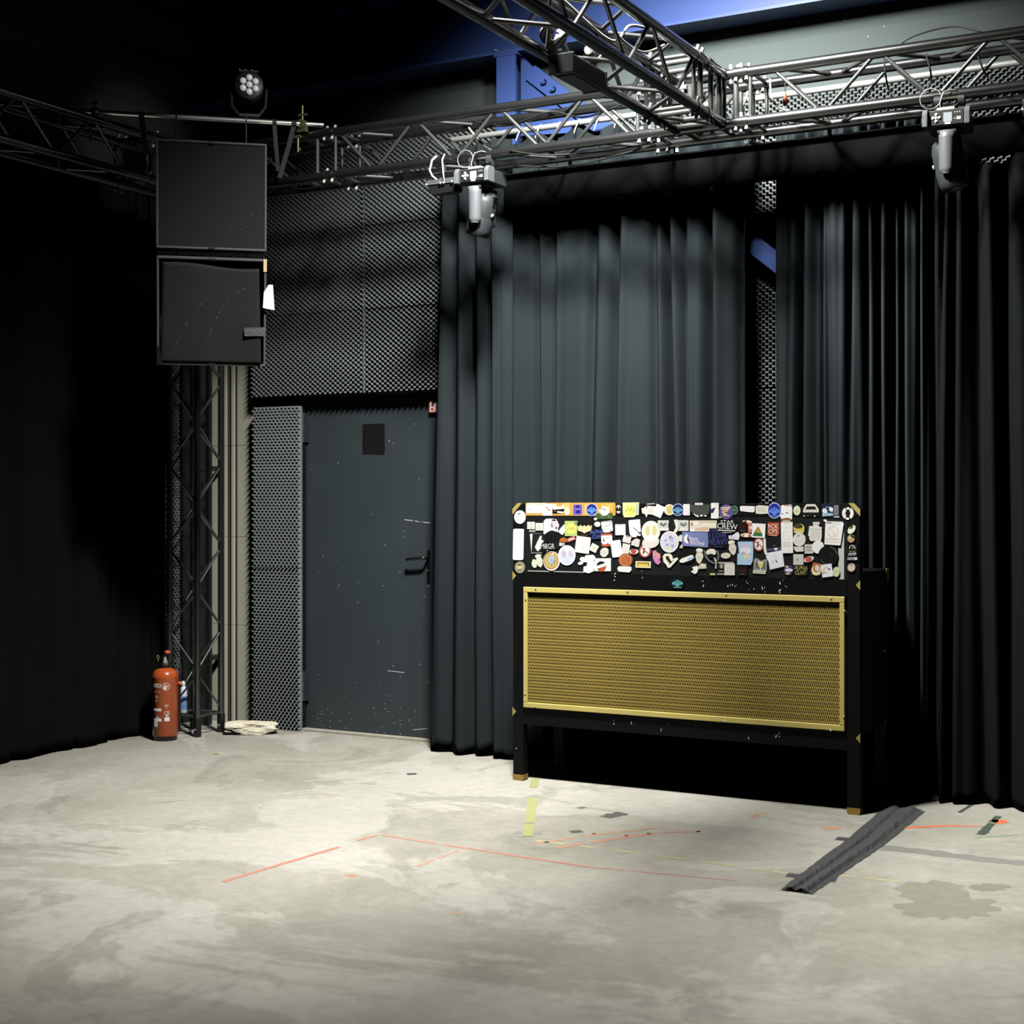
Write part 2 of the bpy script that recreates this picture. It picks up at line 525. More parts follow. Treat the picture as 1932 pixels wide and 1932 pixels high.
# ------------------------------------------------------------------ lighting truss
TS, TR_, BR_ = 0.23, 0.025, 0.0095
TY, TZ = 6.58, 3.172
BRACES = {}
def brace_mesh(L, r=BR_):
    k = (round(L, 4), r)
    if k not in BRACES:
        BRACES[k] = MB().tube((0, 0, 0), (L, 0, 0), r, 10, caps=False).mesh('brace', M_BRACE)
    return BRACES[k]
def bar(parent, a, b, r=BR_, name='brace'):
    a, b = Vector(a), Vector(b)
    return place(name, brace_mesh((b - a).length, r), parent, a, rot=(b - a).to_track_quat('X', 'Z'))
BOLT_MB = None
def coupler(parent, c, d, flip=1, pins=True):
    """conical sleeve at a chord end with two tapered pins, chord direction d"""
    c, d = Vector(c), Vector(d)
    mb = MB().tube(c - d * 0.032, c + d * 0.032, TR_ + 0.0035, 16)
    o = mb.build('coupler', M_TRUSS, parent)
    if pins:
        side = Vector((-d.y, d.x, 0)) if abs(d.z) < 0.5 else Vector((1, 0, 0))
        u = (Vector((0, 0, 1)) * flip + side * 0.45).normalized()
        pb = MB()
        for s in (-0.026, 0.026):
            pb.tube(c + d * s - u * 0.046, c + d * s + u * 0.046, 0.0085, 10)
        pb.build('pin', M_STEEL, o)
    return o
CHORDS = {}
def truss_run(name, label, p0, rot, L, phase=0.0, ends=(True, True), group='black lighting truss segments', S_=TS, chord_r=TR_, period=0.5, brace_r=BR_, per_face=(0, .25, .25, 0)):
    t = thing(name, label, 'truss', p0, 0, group)
    t.rotation_euler = rot
    key = (round(L, 3), chord_r)
    if key not in CHORDS:
        CHORDS[key] = MB().tube((0, 0, 0), (L, 0, 0), chord_r, 18).mesh('chord', M_TRUSS)
    for y in (0, S_):
        for z in (0, S_):
            place('chord', CHORDS[key], t, (0, y, z))
    ins = chord_r * 0.6
    faces = [lambda x, w: (x, 0, w), lambda x, w: (x, w, 0), lambda x, w: (x, w, S_), lambda x, w: (x, S_, w)]
    for fi, fn in enumerate(faces):
        x = phase + per_face[fi] - period * 2
        while x < L + period:
            for s in (-1, 1):
                a, b = x + s * 0.025, x + s * (period / 2 - 0.025)
                if min(a, b) > 0.03 and max(a, b) < L - 0.03:
                    bar(t, fn(a, ins), fn(b, S_ - ins), brace_r)
            x += period
        for e, xx in enumerate((0.04, L - 0.04)):
            if ends[e]:
                bar(t, fn(xx, 0), fn(xx, S_), brace_r)
    for e, xx in enumerate((0.0, L)):
        if ends[e]:
            for y in (0, S_):
                for z in (0, S_):
                    coupler(t, (xx, y, z), (1, 0, 0), 1)
    return t

# phases set from the photograph: bottom nodes of the near face
truss_run('lighting_truss', 'black box truss along the back wall between the speakers and the cross truss', (-4.73, TY, TZ), (0, 0, 0), 1.86, phase=on_wall(860, 286, TY).x + 4.73)
truss_run('lighting_truss', 'brightly lit box truss along the back wall running out of the frame on the right', (-2.38, TY, TZ), (0, 0, 0), 3.4, phase=on_wall(1553, 205, TY).x + 2.38)
truss_run('lighting_truss', 'box truss jutting overhead from the back truss towards the viewer', (-2.70, 6.24, TZ), (0, 0, math.radians(-90)), 4.6, phase=0.27)
truss_run('lighting_truss', 'unlit black box truss along the left wall above the dark curtain', (-5.88, 6.2, TZ), (0, 0, math.radians(-90)), 4.2, phase=0.2)

# box corner where the overhead truss meets the back truss
T = thing('truss_corner', 'three-way truss corner with many upright bars where the overhead truss meets the back truss', 'truss', (-2.70, TY, TZ))
cs = MB()
for y in (0, TS):
    for z in (0, TS):
        MB().tube((-0.17, y, z), (0.32, y, z), TR_, 18).build('chord', M_TRUSS, T)
for x in (0, TS):
    for z in (0, TS):
        MB().tube((x, 0, z), (x, -0.34, z), TR_, 18).build('chord', M_TRUSS, T)
        MB().lathe([(0.0, 0.032), (0.02, 0.026), (0.03, 0.01), (0.033, 0)] if z else [(0.033, 0), (0.03, -0.01), (0.02, -0.026), (0.0, -0.032)], 14, (x, 0, z)).build('corner_boss', M_TRUSS, T)
for x in (-0.13, 0.0, 0.085, TS - 0.03, TS, 0.29):
    for y in (0, TS):
        bar(T, (x, y, 0), (x, y, TS), 0.0125, 'upright')
for y in (-0.30, -0.17, -0.06):
    for x in (0, TS):
        bar(T, (x, y, 0), (x, y, TS), 0.0125, 'upright')
    for z in (0, TS):
        bar(T, (0, y, z), (TS, y, z), 0.0125, 'rung')
for x in (-0.13, 0.29, 0.02, 0.2):
    for z in (0, TS):
        bar(T, (x, 0, z), (x, TS, z), 0.0125, 'rung')
bar(T, (0.01, 0.0, 0.01), (TS - 0.01, 0.0, TS - 0.01))
bar(T, (0.0, TS, 0.01), (TS - 0.01, TS, TS - 0.01))
bar(T, (0.01, -0.01, TS), (TS - 0.01, -0.29, TS))
bar(T, (TS - 0.01, -0.01, 0), (0.01, -0.29, 0))
for x in (0, TS):
    for z in (0, TS):
        coupler(T, (x, -0.22, z), (0, 1, 0), 1)
for y in (0, TS):
    for z in (0, TS):
        pb = MB()
        for xx in (0.265, 0.315, -0.145, -0.10):
            pb.tube((xx, y, z - 0.045), (xx, y, z + 0.045), 0.0085, 10)
        pb.build('pin', M_STEEL, T)
# corner block above the speakers
T2 = thing('truss_corner', 'unlit truss corner block behind the hanging speakers', 'truss', (-5.88, TY, TZ))
for y in (0, TS):
    for z in (0, TS):
        MB().tube((0.0, y, z), (1.15, y, z), TR_, 16).build('chord', M_TRUSS, T2)
for x in (0, TS):
    for z in (0, TS):
        MB().tube((x, 0, z), (x, -0.38, z), TR_, 16).build('chord', M_TRUSS, T2)
        MB().tube((x, z, 0), (x, z, TS), 0.0125, 10).build('upright', M_TRUSS, T2)
for y in (0, TS):
    bar(T2, (1.07, y, 0), (1.07, y, TS), 0.0115, 'upright')
    bar(T2, (0.88, y, 0.01), (0.62, y, TS))
    bar(T2, (0.60, y, TS), (0.36, y, 0.01))
for z in (0, TS):
    bar(T2, (1.07, 0, z), (1.07, TS, z), 0.0115, 'rung')
    bar(T2, (0.95, 0, z), (0.95, TS, z), 0.0115, 'rung')
    bar(T2, (0.8, 0, z), (0.55, TS, z))

# upright truss tower in the left corner
TOW = truss_run('truss_tower', 'slim black truss tower standing in the left corner behind the extinguisher', (-5.905, 6.873, 0.10), (0, math.radians(-90), 0), 3.02, phase=0.285, ends=(False, False), group=None, S_=0.216, chord_r=0.0195, period=0.5, brace_r=0.0062, per_face=(0, 0, 0.25, 0.25))
for y in (0, 0.216):
    for z in (0, 0.216):
        f = MB().tube((-0.10, y, z), (0.012, y, z), 0.0235, 16)
        f = f.build('foot_sleeve', M_BLACKG, TOW)
        MB().tube((-0.055, y - 0.025, z), (-0.055, y + 0.005, z), 0.0075, 10).build('pin', M_STEEL, f)
ring = MB()
q = [(0.02, 0, 0), (0.02, 0.216, 0), (0.02, 0.216, 0.216), (0.02, 0, 0.216)]
for i in range(4):
    bar(TOW, q[i], q[(i + 1) % 4], 0.008, 'rung')
    bar(TOW, q[i], q[(i + 1) % 4], 0.008, 'rung').location.x += 2.9
bar(TOW, q[0], q[2], 0.007, 'rung')
# ------------------------------------------------------------------ the sticker-covered booth
CY = 6.57
B = thing('dj_booth', 'black booth on legs with a sticker-covered upper panel and gold mesh front', 'booth', (-2.707, CY, 0))
for sx in (-1, 1):
    for yb in (0, 1):
        x0, x1 = sorted((sx * 0.884, sx * 0.826))
        y0, y1 = (0.0, 0.05) if not yb else (0.45, 0.50)
        lg = MB().bb(x0, x1, y0, y1, 0.028, 1.365 if not yb else 1.065).build('leg', M_CASE, B, bevel=0.003)
        MB().prism([(x0 - 0.001, 0.03), (x1 + 0.001, 0.03), (x1 + 0.001, 0.006), (x1 - 0.006, 0), (x0 + 0.006, 0), (x0 - 0.001, 0.006)], y1 - y0 + 0.002,
                   Matrix(((1, 0, 0, 0), (0, 0, 1, y0 - 0.001), (0, 1, 0, 0), (0, 0, 0, 1)))).build('foot', mat('gold_feet', (176, 140, 70), 0.5, vary=0.2, scale=40), lg)
tb = MB().prism([(-0.884, 1.335), (0.884, 1.335), (0.884, 1.368), (0.857, 1.395), (-0.857, 1.395), (-0.884, 1.368)], 0.05, Matrix(((1, 0, 0, 0), (0, 0, 1, -0.001), (0, 1, 0, 0), (0, 0, 0, 1))))
tb.build('top_rail', M_CASE, B, bevel=0.002)
MB().bb(-0.826, 0.826, 0.0, 0.05, 0.977, 1.056).build('middle_rail', M_CASE, B, bevel=0.002)
MB().bb(-0.826, 0.826, 0.0, 0.05, 0.285, 0.372).build('bottom_rail', M_CASE, B, bevel=0.002)
MB().bb(-0.826, 0.826, 0.0008, 0.03, 1.05, 1.34).build('sticker_panel', mat('panel_dark', (22, 25, 25), 0.4, vary=0.2, scale=6), B)
MB().bb(-0.826, 0.826, 0.03, 0.05, 0.36, 0.99).build('front_board', mat('board_brown', (64, 42, 16), 0.8), B)
for sx in (-1, 1):
    x0, x1 = sorted((sx * 0.878, sx * 0.86))
    s = MB().bb(x0, x1, 0.05, 0.45, 0.36, 1.065).build('side_panel', M_CASE, B)
MB().bb(-0.884, 0.884, 0.05, 0.50, 1.065, 1.085).build('table_top', M_CASE, B, bevel=0.003)
MB().bb(-0.86, 0.86, 0.05, 0.48, 0.36, 0.378).build('shelf', M_CASE, B)
MB().bb(-0.86, 0.86, 0.46, 0.48, 0.378, 0.62).build('back_board', M_CASE, B)
# aluminium edges of the sticker panel
e = MB().bb(-0.80, -0.47, 0.0, 0.006, 1.05, 1.0595).bb(-0.47, 0.80, 0.001, 0.006, 1.054, 1.058)
e.build('panel_edge', M_STEEL, B)
o = MB().bb(0.786, 0.812, 0.0, 0.0065, 1.052, 1.305).build('panel_edge', mat('pale_edge', (196, 194, 186), 0.6), B)
# gold corner protectors
def gold_plate(poly, y=-0.0025, h=0.003):
    MB().prism(poly, h, Matrix(((1, 0, 0, 0), (0, 0, 1, y), (0, 1, 0, 0), (0, 0, 0, 1)))).build('corner_protector', mat('corner_gold', (166, 152, 84), 0.45), B)
for sx in (-1, 1):
    gold_plate([(sx * 0.886, 1.338), (sx * 0.886, 1.368), (sx * 0.857, 1.397), (sx * 0.832, 1.397)])
    for z in (1.03, 0.345):
        gold_plate([(sx * 0.886, z - 0.022), (sx * 0.886, z + 0.022), (sx * 0.866, z)])
    MB().bb(*sorted((sx * 0.8835, sx * 0.887)), 0.45, 0.502, 1.03, 1.087).build('corner_protector', mat('corner_gold', (166, 152, 84), 0.45), B)
    MB().prism([(0.42, 0.33), (0.47, 0.36), (0.42, 0.39)], 0.003, Matrix(((0, 0, 1, sx * 0.884 - 0.0015), (1, 0, 0, 0), (0, 1, 0, 0), (0, 0, 0, 1)))).build('corner_protector', mat('corner_gold', (166, 152, 84), 0.45), B)
MB().lathe([(0.007, 0), (0.006, 0.004), (0.0, 0.006)], 14, (0.879, 0.44, 0.70), Matrix.Rotation(math.radians(90), 3, 'Y')).build('screw', M_STEEL, B)
# gold frame with expanded metal
G = MB()
fx, f0, f1, w = 0.818, 0.3715, 0.9765, 0.027
G.bb(-fx, fx, -0.015, 0.0, f1 - w, f1).bb(-fx, fx, -0.015, 0.0, f0, f0 + w).bb(-fx, -fx + w - 0.004, -0.015, 0.0, f0 + w, f1 - w).bb(fx - w + 0.004, fx, -0.015, 0.0, f0 + w, f1 - w)
GF = G.build('grille_frame', M_GOLD, B, bevel=0.003)
a, b_, rows = 0.0088, 0.01520, 36
z0 = f0 + w
n = int(1.59 / (a / 2))
mv, mf = [], []
hw = 0.0016
rows = int((f1 - f0 - 2 * w) / b_)
b_ = (f1 - f0 - 2 * w) / rows
for k in range(n):
    xa, xb = -0.795 + k * a / 2, -0.795 + (k + 1) * a / 2
    for j in range(rows + 1):
        x = (xa if (j + k) % 2 == 0 else xb)
        z = z0 + j * b_
        i0 = len(mv)
        dy = -0.0004 if j % 2 == 0 else 0.0004
        mv += [(x - hw, -0.001 + dy, z), (x + hw, -0.003 + dy, z), (x + hw, 0.0015 + dy, z)]
        if j:
            p = i0 - 3
            mf += [(p, p + 1, i0 + 1, i0), (p + 1, p + 2, i0 + 2, i0 + 1)]
gm = MB().add(mv, mf).build('expanded_metal', M_GOLDMESH, GF, (0, 0, 0))
gm['kind'] = 'stuff'
def bl(px, py, y=0.0):
    p = on_wall(px, py, CY + y)
    return p.x + 2.707, p.z
for px, py in ((1011, 1111), (1184, 1116), (1370, 1122), (1568, 1129), (1010, 1333), (1183, 1347), (1368, 1361), (1567, 1378), (992, 1131), (991, 1309), (1593, 1153), (1592, 1352)):
    x, z = bl(px, py, -0.015)
    MB().lathe([(0.0055, 0), (0.005, 0.002), (0.003, 0.0034), (0, 0.004)], 12, (x, -0.015, z), Matrix.Rotation(math.radians(90), 3, 'X')).build('screw', M_CHROME, GF)
# scuffed white chips on the rails
ch = MB()
r = random.Random(11)
for px, py, n_, sx, sy in ((1161, 1087, 4, 2, 8), (1212, 1087, 3, 2, 10), (1328, 1100, 4, 2, 6), (1385, 1107, 5, 14, 4), (1415, 1105, 4, 8, 10), (1440, 1112, 4, 4, 6), (1478, 1104, 8, 8, 10), (1470, 1114, 4, 3, 5),
                           (1158, 1358, 4, 1, 8), (1190, 1362, 5, 2, 10), (1262, 1362, 4, 4, 6), (1250, 1378, 3, 3, 3), (1312, 1368, 4, 3, 4), (1467, 1386, 6, 5, 6), (1414, 1392, 3, 2, 3), (974, 1410, 1, 1, 3)):
    for i in range(n_):
        x, z = bl(px + r.uniform(-sx, sx), py + r.uniform(-sy, sy))
        a1, b1 = r.uniform(0.001, 0.003), r.uniform(0.001, 0.005)
        t = r.uniform(-0.4, 0.4)
        ch.add([(x + a1 * math.cos(q * 1.2566) + t * b1 * math.sin(q * 1.2566), -0.0017, z + b1 * math.sin(q * 1.2566)) for q in range(5)], [(0, 1, 2, 3, 4)])
co_ = ch.build('paint_chips', M_WHITE, B)
co_['kind'] = 'stuff'

# ---- stickers: drawn as thin plates with printed shapes on top; crop = origin and scale they were measured in
CROPS = {1: (960, 940, 12.075), 2: (1110, 940, 12.075), 3: (1250, 940, 12.075), 4: (1390, 940, 12.467), 5: (1490, 940, 12.467)}
NST = [0]
def ell(cx, cy, w_, h_, n_=22, rot=0.0, jag=0.0, seed=1, a0=0.0, a1=360.0):
    r = random.Random(seed)
    pts = []
    full = abs(a1 - a0 - 360) < 1e-6
    for i in range(n_ if full else n_ + 1):
        t = math.radians(a0 + (a1 - a0) * i / n_)
        k = 1 + (r.uniform(-jag, jag) if jag else 0)
        pts.append((w_ / 2 * k * math.cos(t), h_ / 2 * k * math.sin(t)))
    c_, s_ = math.cos(math.radians(rot)), math.sin(math.radians(rot))
    return [(cx + x * c_ - y * s_, cy + x * s_ + y * c_) for x, y in pts]
def rect(cx, cy, w_, h_, rot=0.0, rad=0.0):
    if rad:
        pts = []
        for sx, sy, s0 in ((1, 1, 0), (-1, 1, 90), (-1, -1, 180), (1, -1, 270)):
            for k in range(4):
                t = math.radians(s0 + 30 * k)
                pts.append((sx * (w_ / 2 - rad) + rad * math.cos(t), sy * (h_ / 2 - rad) + rad * math.sin(t)))
    else:
        pts = [(w_ / 2, h_ / 2), (-w_ / 2, h_ / 2), (-w_ / 2, -h_ / 2), (w_ / 2, -h_ / 2)]
    c_, s_ = math.cos(math.radians(rot)), math.sin(math.radians(rot))
    return [(cx + x * c_ - y * s_, cy + x * s_ + y * c_) for x, y in pts]
def ringstrip(cx, cy, w_, h_, t, a0=0, a1=360, n_=24):
    """list of quads forming a ring or arc"""
    out = []
    for i in range(n_):
        q = []
        for ang, k in ((i, 1), (i + 1, 1), (i + 1, 0), (i, 0)):
            th = math.radians(a0 + (a1 - a0) * ang / n_)
            q.append((cx + (w_ / 2 - (0 if k else t)) * math.cos(th), cy + (h_ / 2 - (0 if k else t)) * math.sin(th)))
        out.append(q)
    return out
WHT, CRM, BLK, GRY = (244, 242, 238), (232, 226, 205), (18, 18, 18), (200, 198, 190)

def sticker(crop, base, col, art=(), label=None, y=None):
    ox, oy, sc = CROPS[crop]
    pl_y = -0.0012 if y is None else y
    NST[0] += 1
    off = pl_y - 0.000035 * NST[0]
    mats, idx = [], {}
    def mi(c):
        if c not in idx:
            idx[c] = len(mats)
            mats.append(pm(c))
        return idx[c]
    mb = MB()
    def conv(p, dy):
        x, z = bl(ox + p[0] / sc, oy + p[1] / sc)
        return (x, dy, z)
    bp = [conv(p, off) for p in base]
    n_ = len(bp)
    # thin plate, face towards the room
    area = sum(base[i][0] * base[(i + 1) % n_][1] - base[(i + 1) % n_][0] * base[i][1] for i in range(n_))
    if area > 0:
        bp.reverse()
    back = [(x, y_ + 0.0012 + 0.000035 * NST[0], z) for x, y_, z in bp]
    mb.add(bp + back, [list(range(n_))] + [(i, i + n_, (i + 1) % n_ + n_, (i + 1) % n_) for i in range(n_)], mi(col))
    lay = 0
    for el in art:
        lay += 1
        d = off - 0.0000012 * lay - 0.000002
        if el[0] == 't':
            _, body, cx, cy, h_, c, rot, xs = el
            vs_, fs = text_mesh(body, 1.0)
            c_, s_ = math.cos(math.radians(rot)), math.sin(math.radians(rot))
            pts = []
            for v in vs_:
                x, y_ = v[0] * h_ * xs * 1.35, -v[1] * h_ * 1.35
                pts.append(conv((cx + x * c_ - y_ * s_, cy + x * s_ + y_ * c_), d))
            mb.add(pts, fs, mi(c))
        elif el[0] == 'ring':
            for q in el[1]:
                mb.add([conv(p, d) for p in q], [(0, 1, 2, 3)], mi(el[2]))
        else:
            mb.add([conv(p, d) for p in el[0]], [list(range(len(el[0])))], mi(el[1]))
    o = mb.build('sticker', mats, B)
    if label:
        o['label'] = label
    return o
def lines(cx, cy, w_, h_, n_, c, rot=0, seed=0, t=0.35):
    """illegible small print: broken dashes"""
    r = random.Random(seed + int(cx) * 7 + int(cy))
    out = []
    for i in range(n_):
        yy = cy - h_ / 2 + h_ * (i + .5) / n_
        x = cx - w_ / 2
        while x < cx + w_ / 2 - 6:
            l = min(r.uniform(14, 44), cx + w_ / 2 - x)
            out.append((rect(x + l / 2, yy, l, h_ / n_ * t), c))
            x += l + r.uniform(7, 14)
    if rot:
        c_, s_ = math.cos(math.radians(rot)), math.sin(math.radians(rot))
        out = [([(cx + (x - cx) * c_ - (y - cy) * s_, cy + (x - cx) * s_ + (y - cy) * c_) for x, y in p], c) for p, c in out]
    return out
def blobs(cx, cy, w_, h_, n_, cols, seed=0, smin=.15, smax=.4):
    """patches of printed colour inside a round or square sticker"""
    r = random.Random(seed)
    out = []
    for i in range(n_):
        a_, q = r.uniform(0, 6.28), math.sqrt(r.random()) * 0.62
        out.append((ell(cx + w_ / 2 * q * math.cos(a_), cy + h_ / 2 * q * math.sin(a_), w_ * r.uniform(smin, smax), h_ * r.uniform(smin, smax), 9, r.uniform(0, 90), .25, i + seed), cols[i % len(cols)]))
    return out
def globe(crop, cx, cy, w_, h_, rim, dark, light, label=None, y=None):
    art = [(ell(cx, cy, w_ * .9, h_ * .9), dark)]
    for x in (-.035, .035):
        art.append((rect(cx + x * w_, cy + .02 * h_, w_ * .05, h_ * .5), light))
    for s in (-1, 1):
        for k, (x, hh) in enumerate(((.11, .46), (.18, .36), (.25, .24))):
            art.append((rect(cx + s * x * w_, cy + .04 * h_, w_ * .045, h_ * hh, s * 14), light))
        art.append((ell(cx + s * .34 * w_, cy + .04 * h_, w_ * .11, h_ * .2, 10), light))
    art.append((rect(cx, cy + .33 * h_, w_ * .62, h_ * .045), light))
    sticker(crop, ell(cx, cy, w_, h_, 26), rim, art, label, y)

# --- top strip
sticker(1, [(385, 105), (2420, 98), (2440, 200), (2430, 390), (2380, 400), (2350, 330), (2000, 400), (385, 395)], (205, 156, 66),
        [(rect(1320, 170, 130, 130), (214, 188, 92)), (rect(2240, 200, 260, 150), (216, 176, 72)), (rect(640, 120, 420, 26), (236, 214, 186)), (rect(1750, 250, 60, 240), (220, 176, 96))], 'long orange sticker banner on the top rail')
sticker(1, rect(590, 240, 380, 195), WHT, [(ell(480, 250, 34, 44), (170, 160, 160))] + lines(620, 250, 240, 120, 4, (228, 224, 222)))
sticker(1, rect(1130, 300, 270, 110), BLK, [(rect(1180, 320, 150, 40, 6), (230, 220, 190)), (rect(1060, 300, 60, 20), (90, 86, 80))])
sticker(1, rect(880, 262, 216, 268, 0, 14), WHT, [([(845, 190), (880, 190), (905, 240), (950, 265), (930, 300), (880, 260)], (190, 110, 96)), ('ring', ringstrip(880, 290, 130, 120, 6, 20, 340), (222, 214, 214))])
sticker(1, [(990, 130), (1080, 130), (1090, 190), (1200, 190), (1230, 140), (1275, 180), (1255, 240), (1010, 260)], WHT)
sticker(1, ell(1330, 295, 140, 190, 8), (206, 214, 182))
sticker(1, rect(1570, 265, 236, 250), (214, 160, 92), [(rect(1570, 262, 196, 226), (92, 80, 190)), (rect(1570, 190, 90, 60), (40, 30, 130)), (rect(1580, 310, 90, 70), (36, 26, 124)), (rect(1570, 245, 110, 14), (140, 130, 220))], 'purple-blue square sticker in an orange border')
globe(2, 80, 262, 264, 290, (190, 200, 236), (34, 30, 140), (96, 160, 240), 'round blue emblem sticker left on the top rail')
sticker(2, rect(370, 410, 380, 130, 0, 20), (66, 92, 56), blobs(370, 410, 340, 110, 7, [(96, 120, 76), (50, 70, 40)], 5))
sticker(2, ell(165, 472, 70, 62), WHT)
sticker(2, [(325, 180), (430, 200), (482, 205), (470, 340), (400, 400), (330, 395), (260, 320), (240, 260), (300, 262)], (240, 228, 224), blobs(380, 260, 120, 120, 6, [(120, 108, 112), (206, 186, 190)], 9))
sticker(2, ell(690, 245, 150, 230), BLK, [(ell(690, 200, 96, 80, 12), (214, 212, 210)), (ell(665, 220, 34, 50, 10), BLK), (ell(715, 220, 34, 50, 10), BLK), (ell(690, 315, 86, 54, 12), (196, 192, 190)), ('ring', ringstrip(690, 245, 136, 210, 6), (120, 120, 120))])
sticker(2, [(785, 100), (1160, 95), (1150, 380), (1090, 385), (1040, 432), (820, 436), (790, 370)], (216, 222, 146), [(ell(960, 270, 250, 230, 16, 0, .08), (226, 222, 96)), (rect(1110, 250, 70, 230), (176, 190, 186))] + [(ell(860 + i * 45, 265 + (-1) ** i * 16, 16, 70, 8, 20), (116, 112, 60)) for i in range(5)], 'yellow-green square sticker on the top rail')
sticker(2, rect(1425, 130, 210, 50, -4), (70, 74, 70), [(rect(1425, 128, 180, 14, -4), (200, 200, 190))])
sticker(2, [(1215, 230), (1270, 220), (1320, 175), (1345, 270), (1350, 390), (1325, 436), (1290, 360), (1230, 340)], CRM)
sticker(2, rect(1435, 275, 190, 190, 4), (226, 220, 216), lines(1435, 275, 150, 150, 5, (196, 188, 186)))
sticker(2, rect(1605, 290, 210, 270, 24), WHT, [(ell(1600, 260, 90, 60, 10, 20), (222, 226, 206))])
sticker(3, ell(160, 262, 250, 250), CRM, [([(90, 190), (150, 170), (160, 350), (100, 330)], (196, 190, 140)), (rect(185, 260, 50, 200), (214, 180, 80))])
sticker(3, rect(550, 262, 150, 256), (236, 232, 238))
globe(3, 355, 262, 264, 282, (180, 196, 230), (20, 26, 80), (110, 184, 230), 'round blue emblem sticker at the middle of the top rail')
sticker(3, [(640, 140), (1100, 140), (1050, 350), (960, 400), (830, 436), (720, 380), (640, 290)], (70, 78, 72), [(rect(830, 130, 180, 46), (236, 220, 216)), ([(700, 345), (830, 400), (810, 436), (740, 395)], (226, 228, 210)), (ell(890, 395, 60, 50, 8), (232, 230, 206)), (ell(980, 400, 60, 36, 8), WHT)])
sticker(3, rect(1195, 285, 176, 356, 0, 16), WHT, [([(1060, 270), (1190, 215), (1215, 205), (1160, 330), (1120, 345)], (42, 46, 78)), (rect(1240, 150, 60, 60), (236, 234, 214))])
sticker(3, ell(1640, 268, 176, 224), (40, 84, 60), [('ring', ringstrip(1640, 268, 150, 190, 14), (110, 160, 124)), (ell(1640, 268, 50, 60, 7, 0, .3), (100, 150, 112))])
sticker(3, ell(1455, 310, 320, 344), (98, 82, 150), [(rect(1440, 210, 230, 26, -5), (226, 200, 190)), (rect(1440, 250, 180, 34, -8), (236, 200, 150)), (rect(1430, 300, 150, 26, -14), (236, 196, 120)), (rect(1420, 350, 90, 30, 20), (240, 214, 120)), (rect(1450, 390, 150, 26, 6), (234, 200, 130)), (ell(1320, 430, 60, 44, 8), (200, 176, 80))], 'round purple sticker with cream lettering strokes')
sticker(4, [(75, 200), (110, 180), (425, 188), (428, 290), (400, 330), (300, 325), (90, 300)], WHT, lines(250, 250, 290, 90, 3, (226, 222, 220)))
sticker(4, [(450, 190), (520, 165), (740, 180), (740, 360), (560, 372), (450, 360)], (228, 222, 208), lines(590, 270, 200, 110, 3, (150, 140, 130)))
sticker(4, [(1050, 165), (1300, 150), (1312, 300), (1300, 500), (1060, 500), (1010, 400), (1050, 330)], WHT, [(rect(1180, 175, 110, 26), (196, 120, 120)), (ell(1185, 345, 66, 34, 8), (120, 118, 116)), (rect(1070, 370, 60, 18, 10), (90, 90, 88)), (rect(1280, 180, 30, 34), (110, 90, 90))])
globe(4, 890, 292, 318, 376, (176, 196, 240), (36, 34, 150), (100, 150, 245), 'large round blue emblem sticker right on the top rail')
sticker(5, ell(172, 288, 170, 226), (222, 228, 190), [(ell(172, 300, 90, 110, 10), (208, 214, 160)), (ell(165, 315, 40, 12, 8), (170, 140, 70))])
sticker(5, rect(500, 270, 400, 330), BLK, [([(395, 140), (600, 140), (690, 265), (640, 270), (580, 165), (420, 165), (375, 262), (318, 262)], (226, 222, 210)), (rect(500, 178, 200, 30), (222, 218, 204))] + [(rect(345 + 62 * i, 300, 54, 70, 0, 10), (228, 224, 210)) for i in range(6)] + [(rect(340, 420, 40, 24), GRY), (rect(590, 420, 40, 26), GRY), (rect(425, 412, 50, 14), (110, 110, 104))], 'black sticker with a white stepped emblem')
sticker(5, [(750, 130), (1035, 150), (1035, 415), (755, 440)], (24, 32, 56), [(ell(830, 300, 130, 130, 10, 0, .15), (220, 228, 240)), (ell(980, 262, 110, 110, 10, 0, .15), (226, 232, 240)), ([(770, 350), (1030, 345), (1030, 410), (770, 430)], (150, 180, 206)), (rect(900, 210, 120, 24, -10), (120, 150, 190))], 'dark sticker with blue and white photo print')
sticker(5, rect(1095, 300, 150, 290), (26, 28, 30), [(rect(1095, 175 + 27 * i, 116, 15), (150, 154, 158)) for i in range(9)] + [(rect(1105, 440, 130, 26), (214, 214, 214))])
sticker(5, ell(1370, 355, 300, 320), BLK, [('ring', ringstrip(1370, 355, 274, 310, 78, a0, a0 + d_, 8), (226, 222, 214)) for a0, d_ in ((-58, 116), (122, 116))] + [(ell(1374, 240, 84, 56, 12), WHT), (ell(1362, 480, 90, 52, 12), WHT)], 'black sticker with a broken white ring')
# --- left post
sticker(1, ell(258, 430, 262, 308, 26), (226, 223, 216), [(ell(238, 355, 90, 26, 8, -14), (110, 106, 100))] + lines(260, 460, 150, 120, 3, (206, 202, 196)), 'round off-white sticker on the left post')
sticker(1, rect(220, 1052, 240, 712, 1, 36), (240, 238, 234), [('ring', ringstrip(215, 1040, 150, 180, 7), (222, 218, 216)), (rect(215, 1040, 7, 150, 45), (222, 218, 216))] + lines(215, 820, 160, 130, 4, (212, 208, 206)) + lines(215, 1230, 160, 130, 4, (206, 202, 200)), 'tall white rounded label on the left post')
sticker(1, ell(255, 1575, 230, 268, 24), (150, 148, 124), [(rect(250, 1570, 130, 70, -8), (206, 190, 120)), (ell(245, 1520, 90, 40, 8), (96, 92, 76)), (ell(250, 1640, 90, 50, 8), (120, 118, 108))], 'round olive sticker low on the left post')
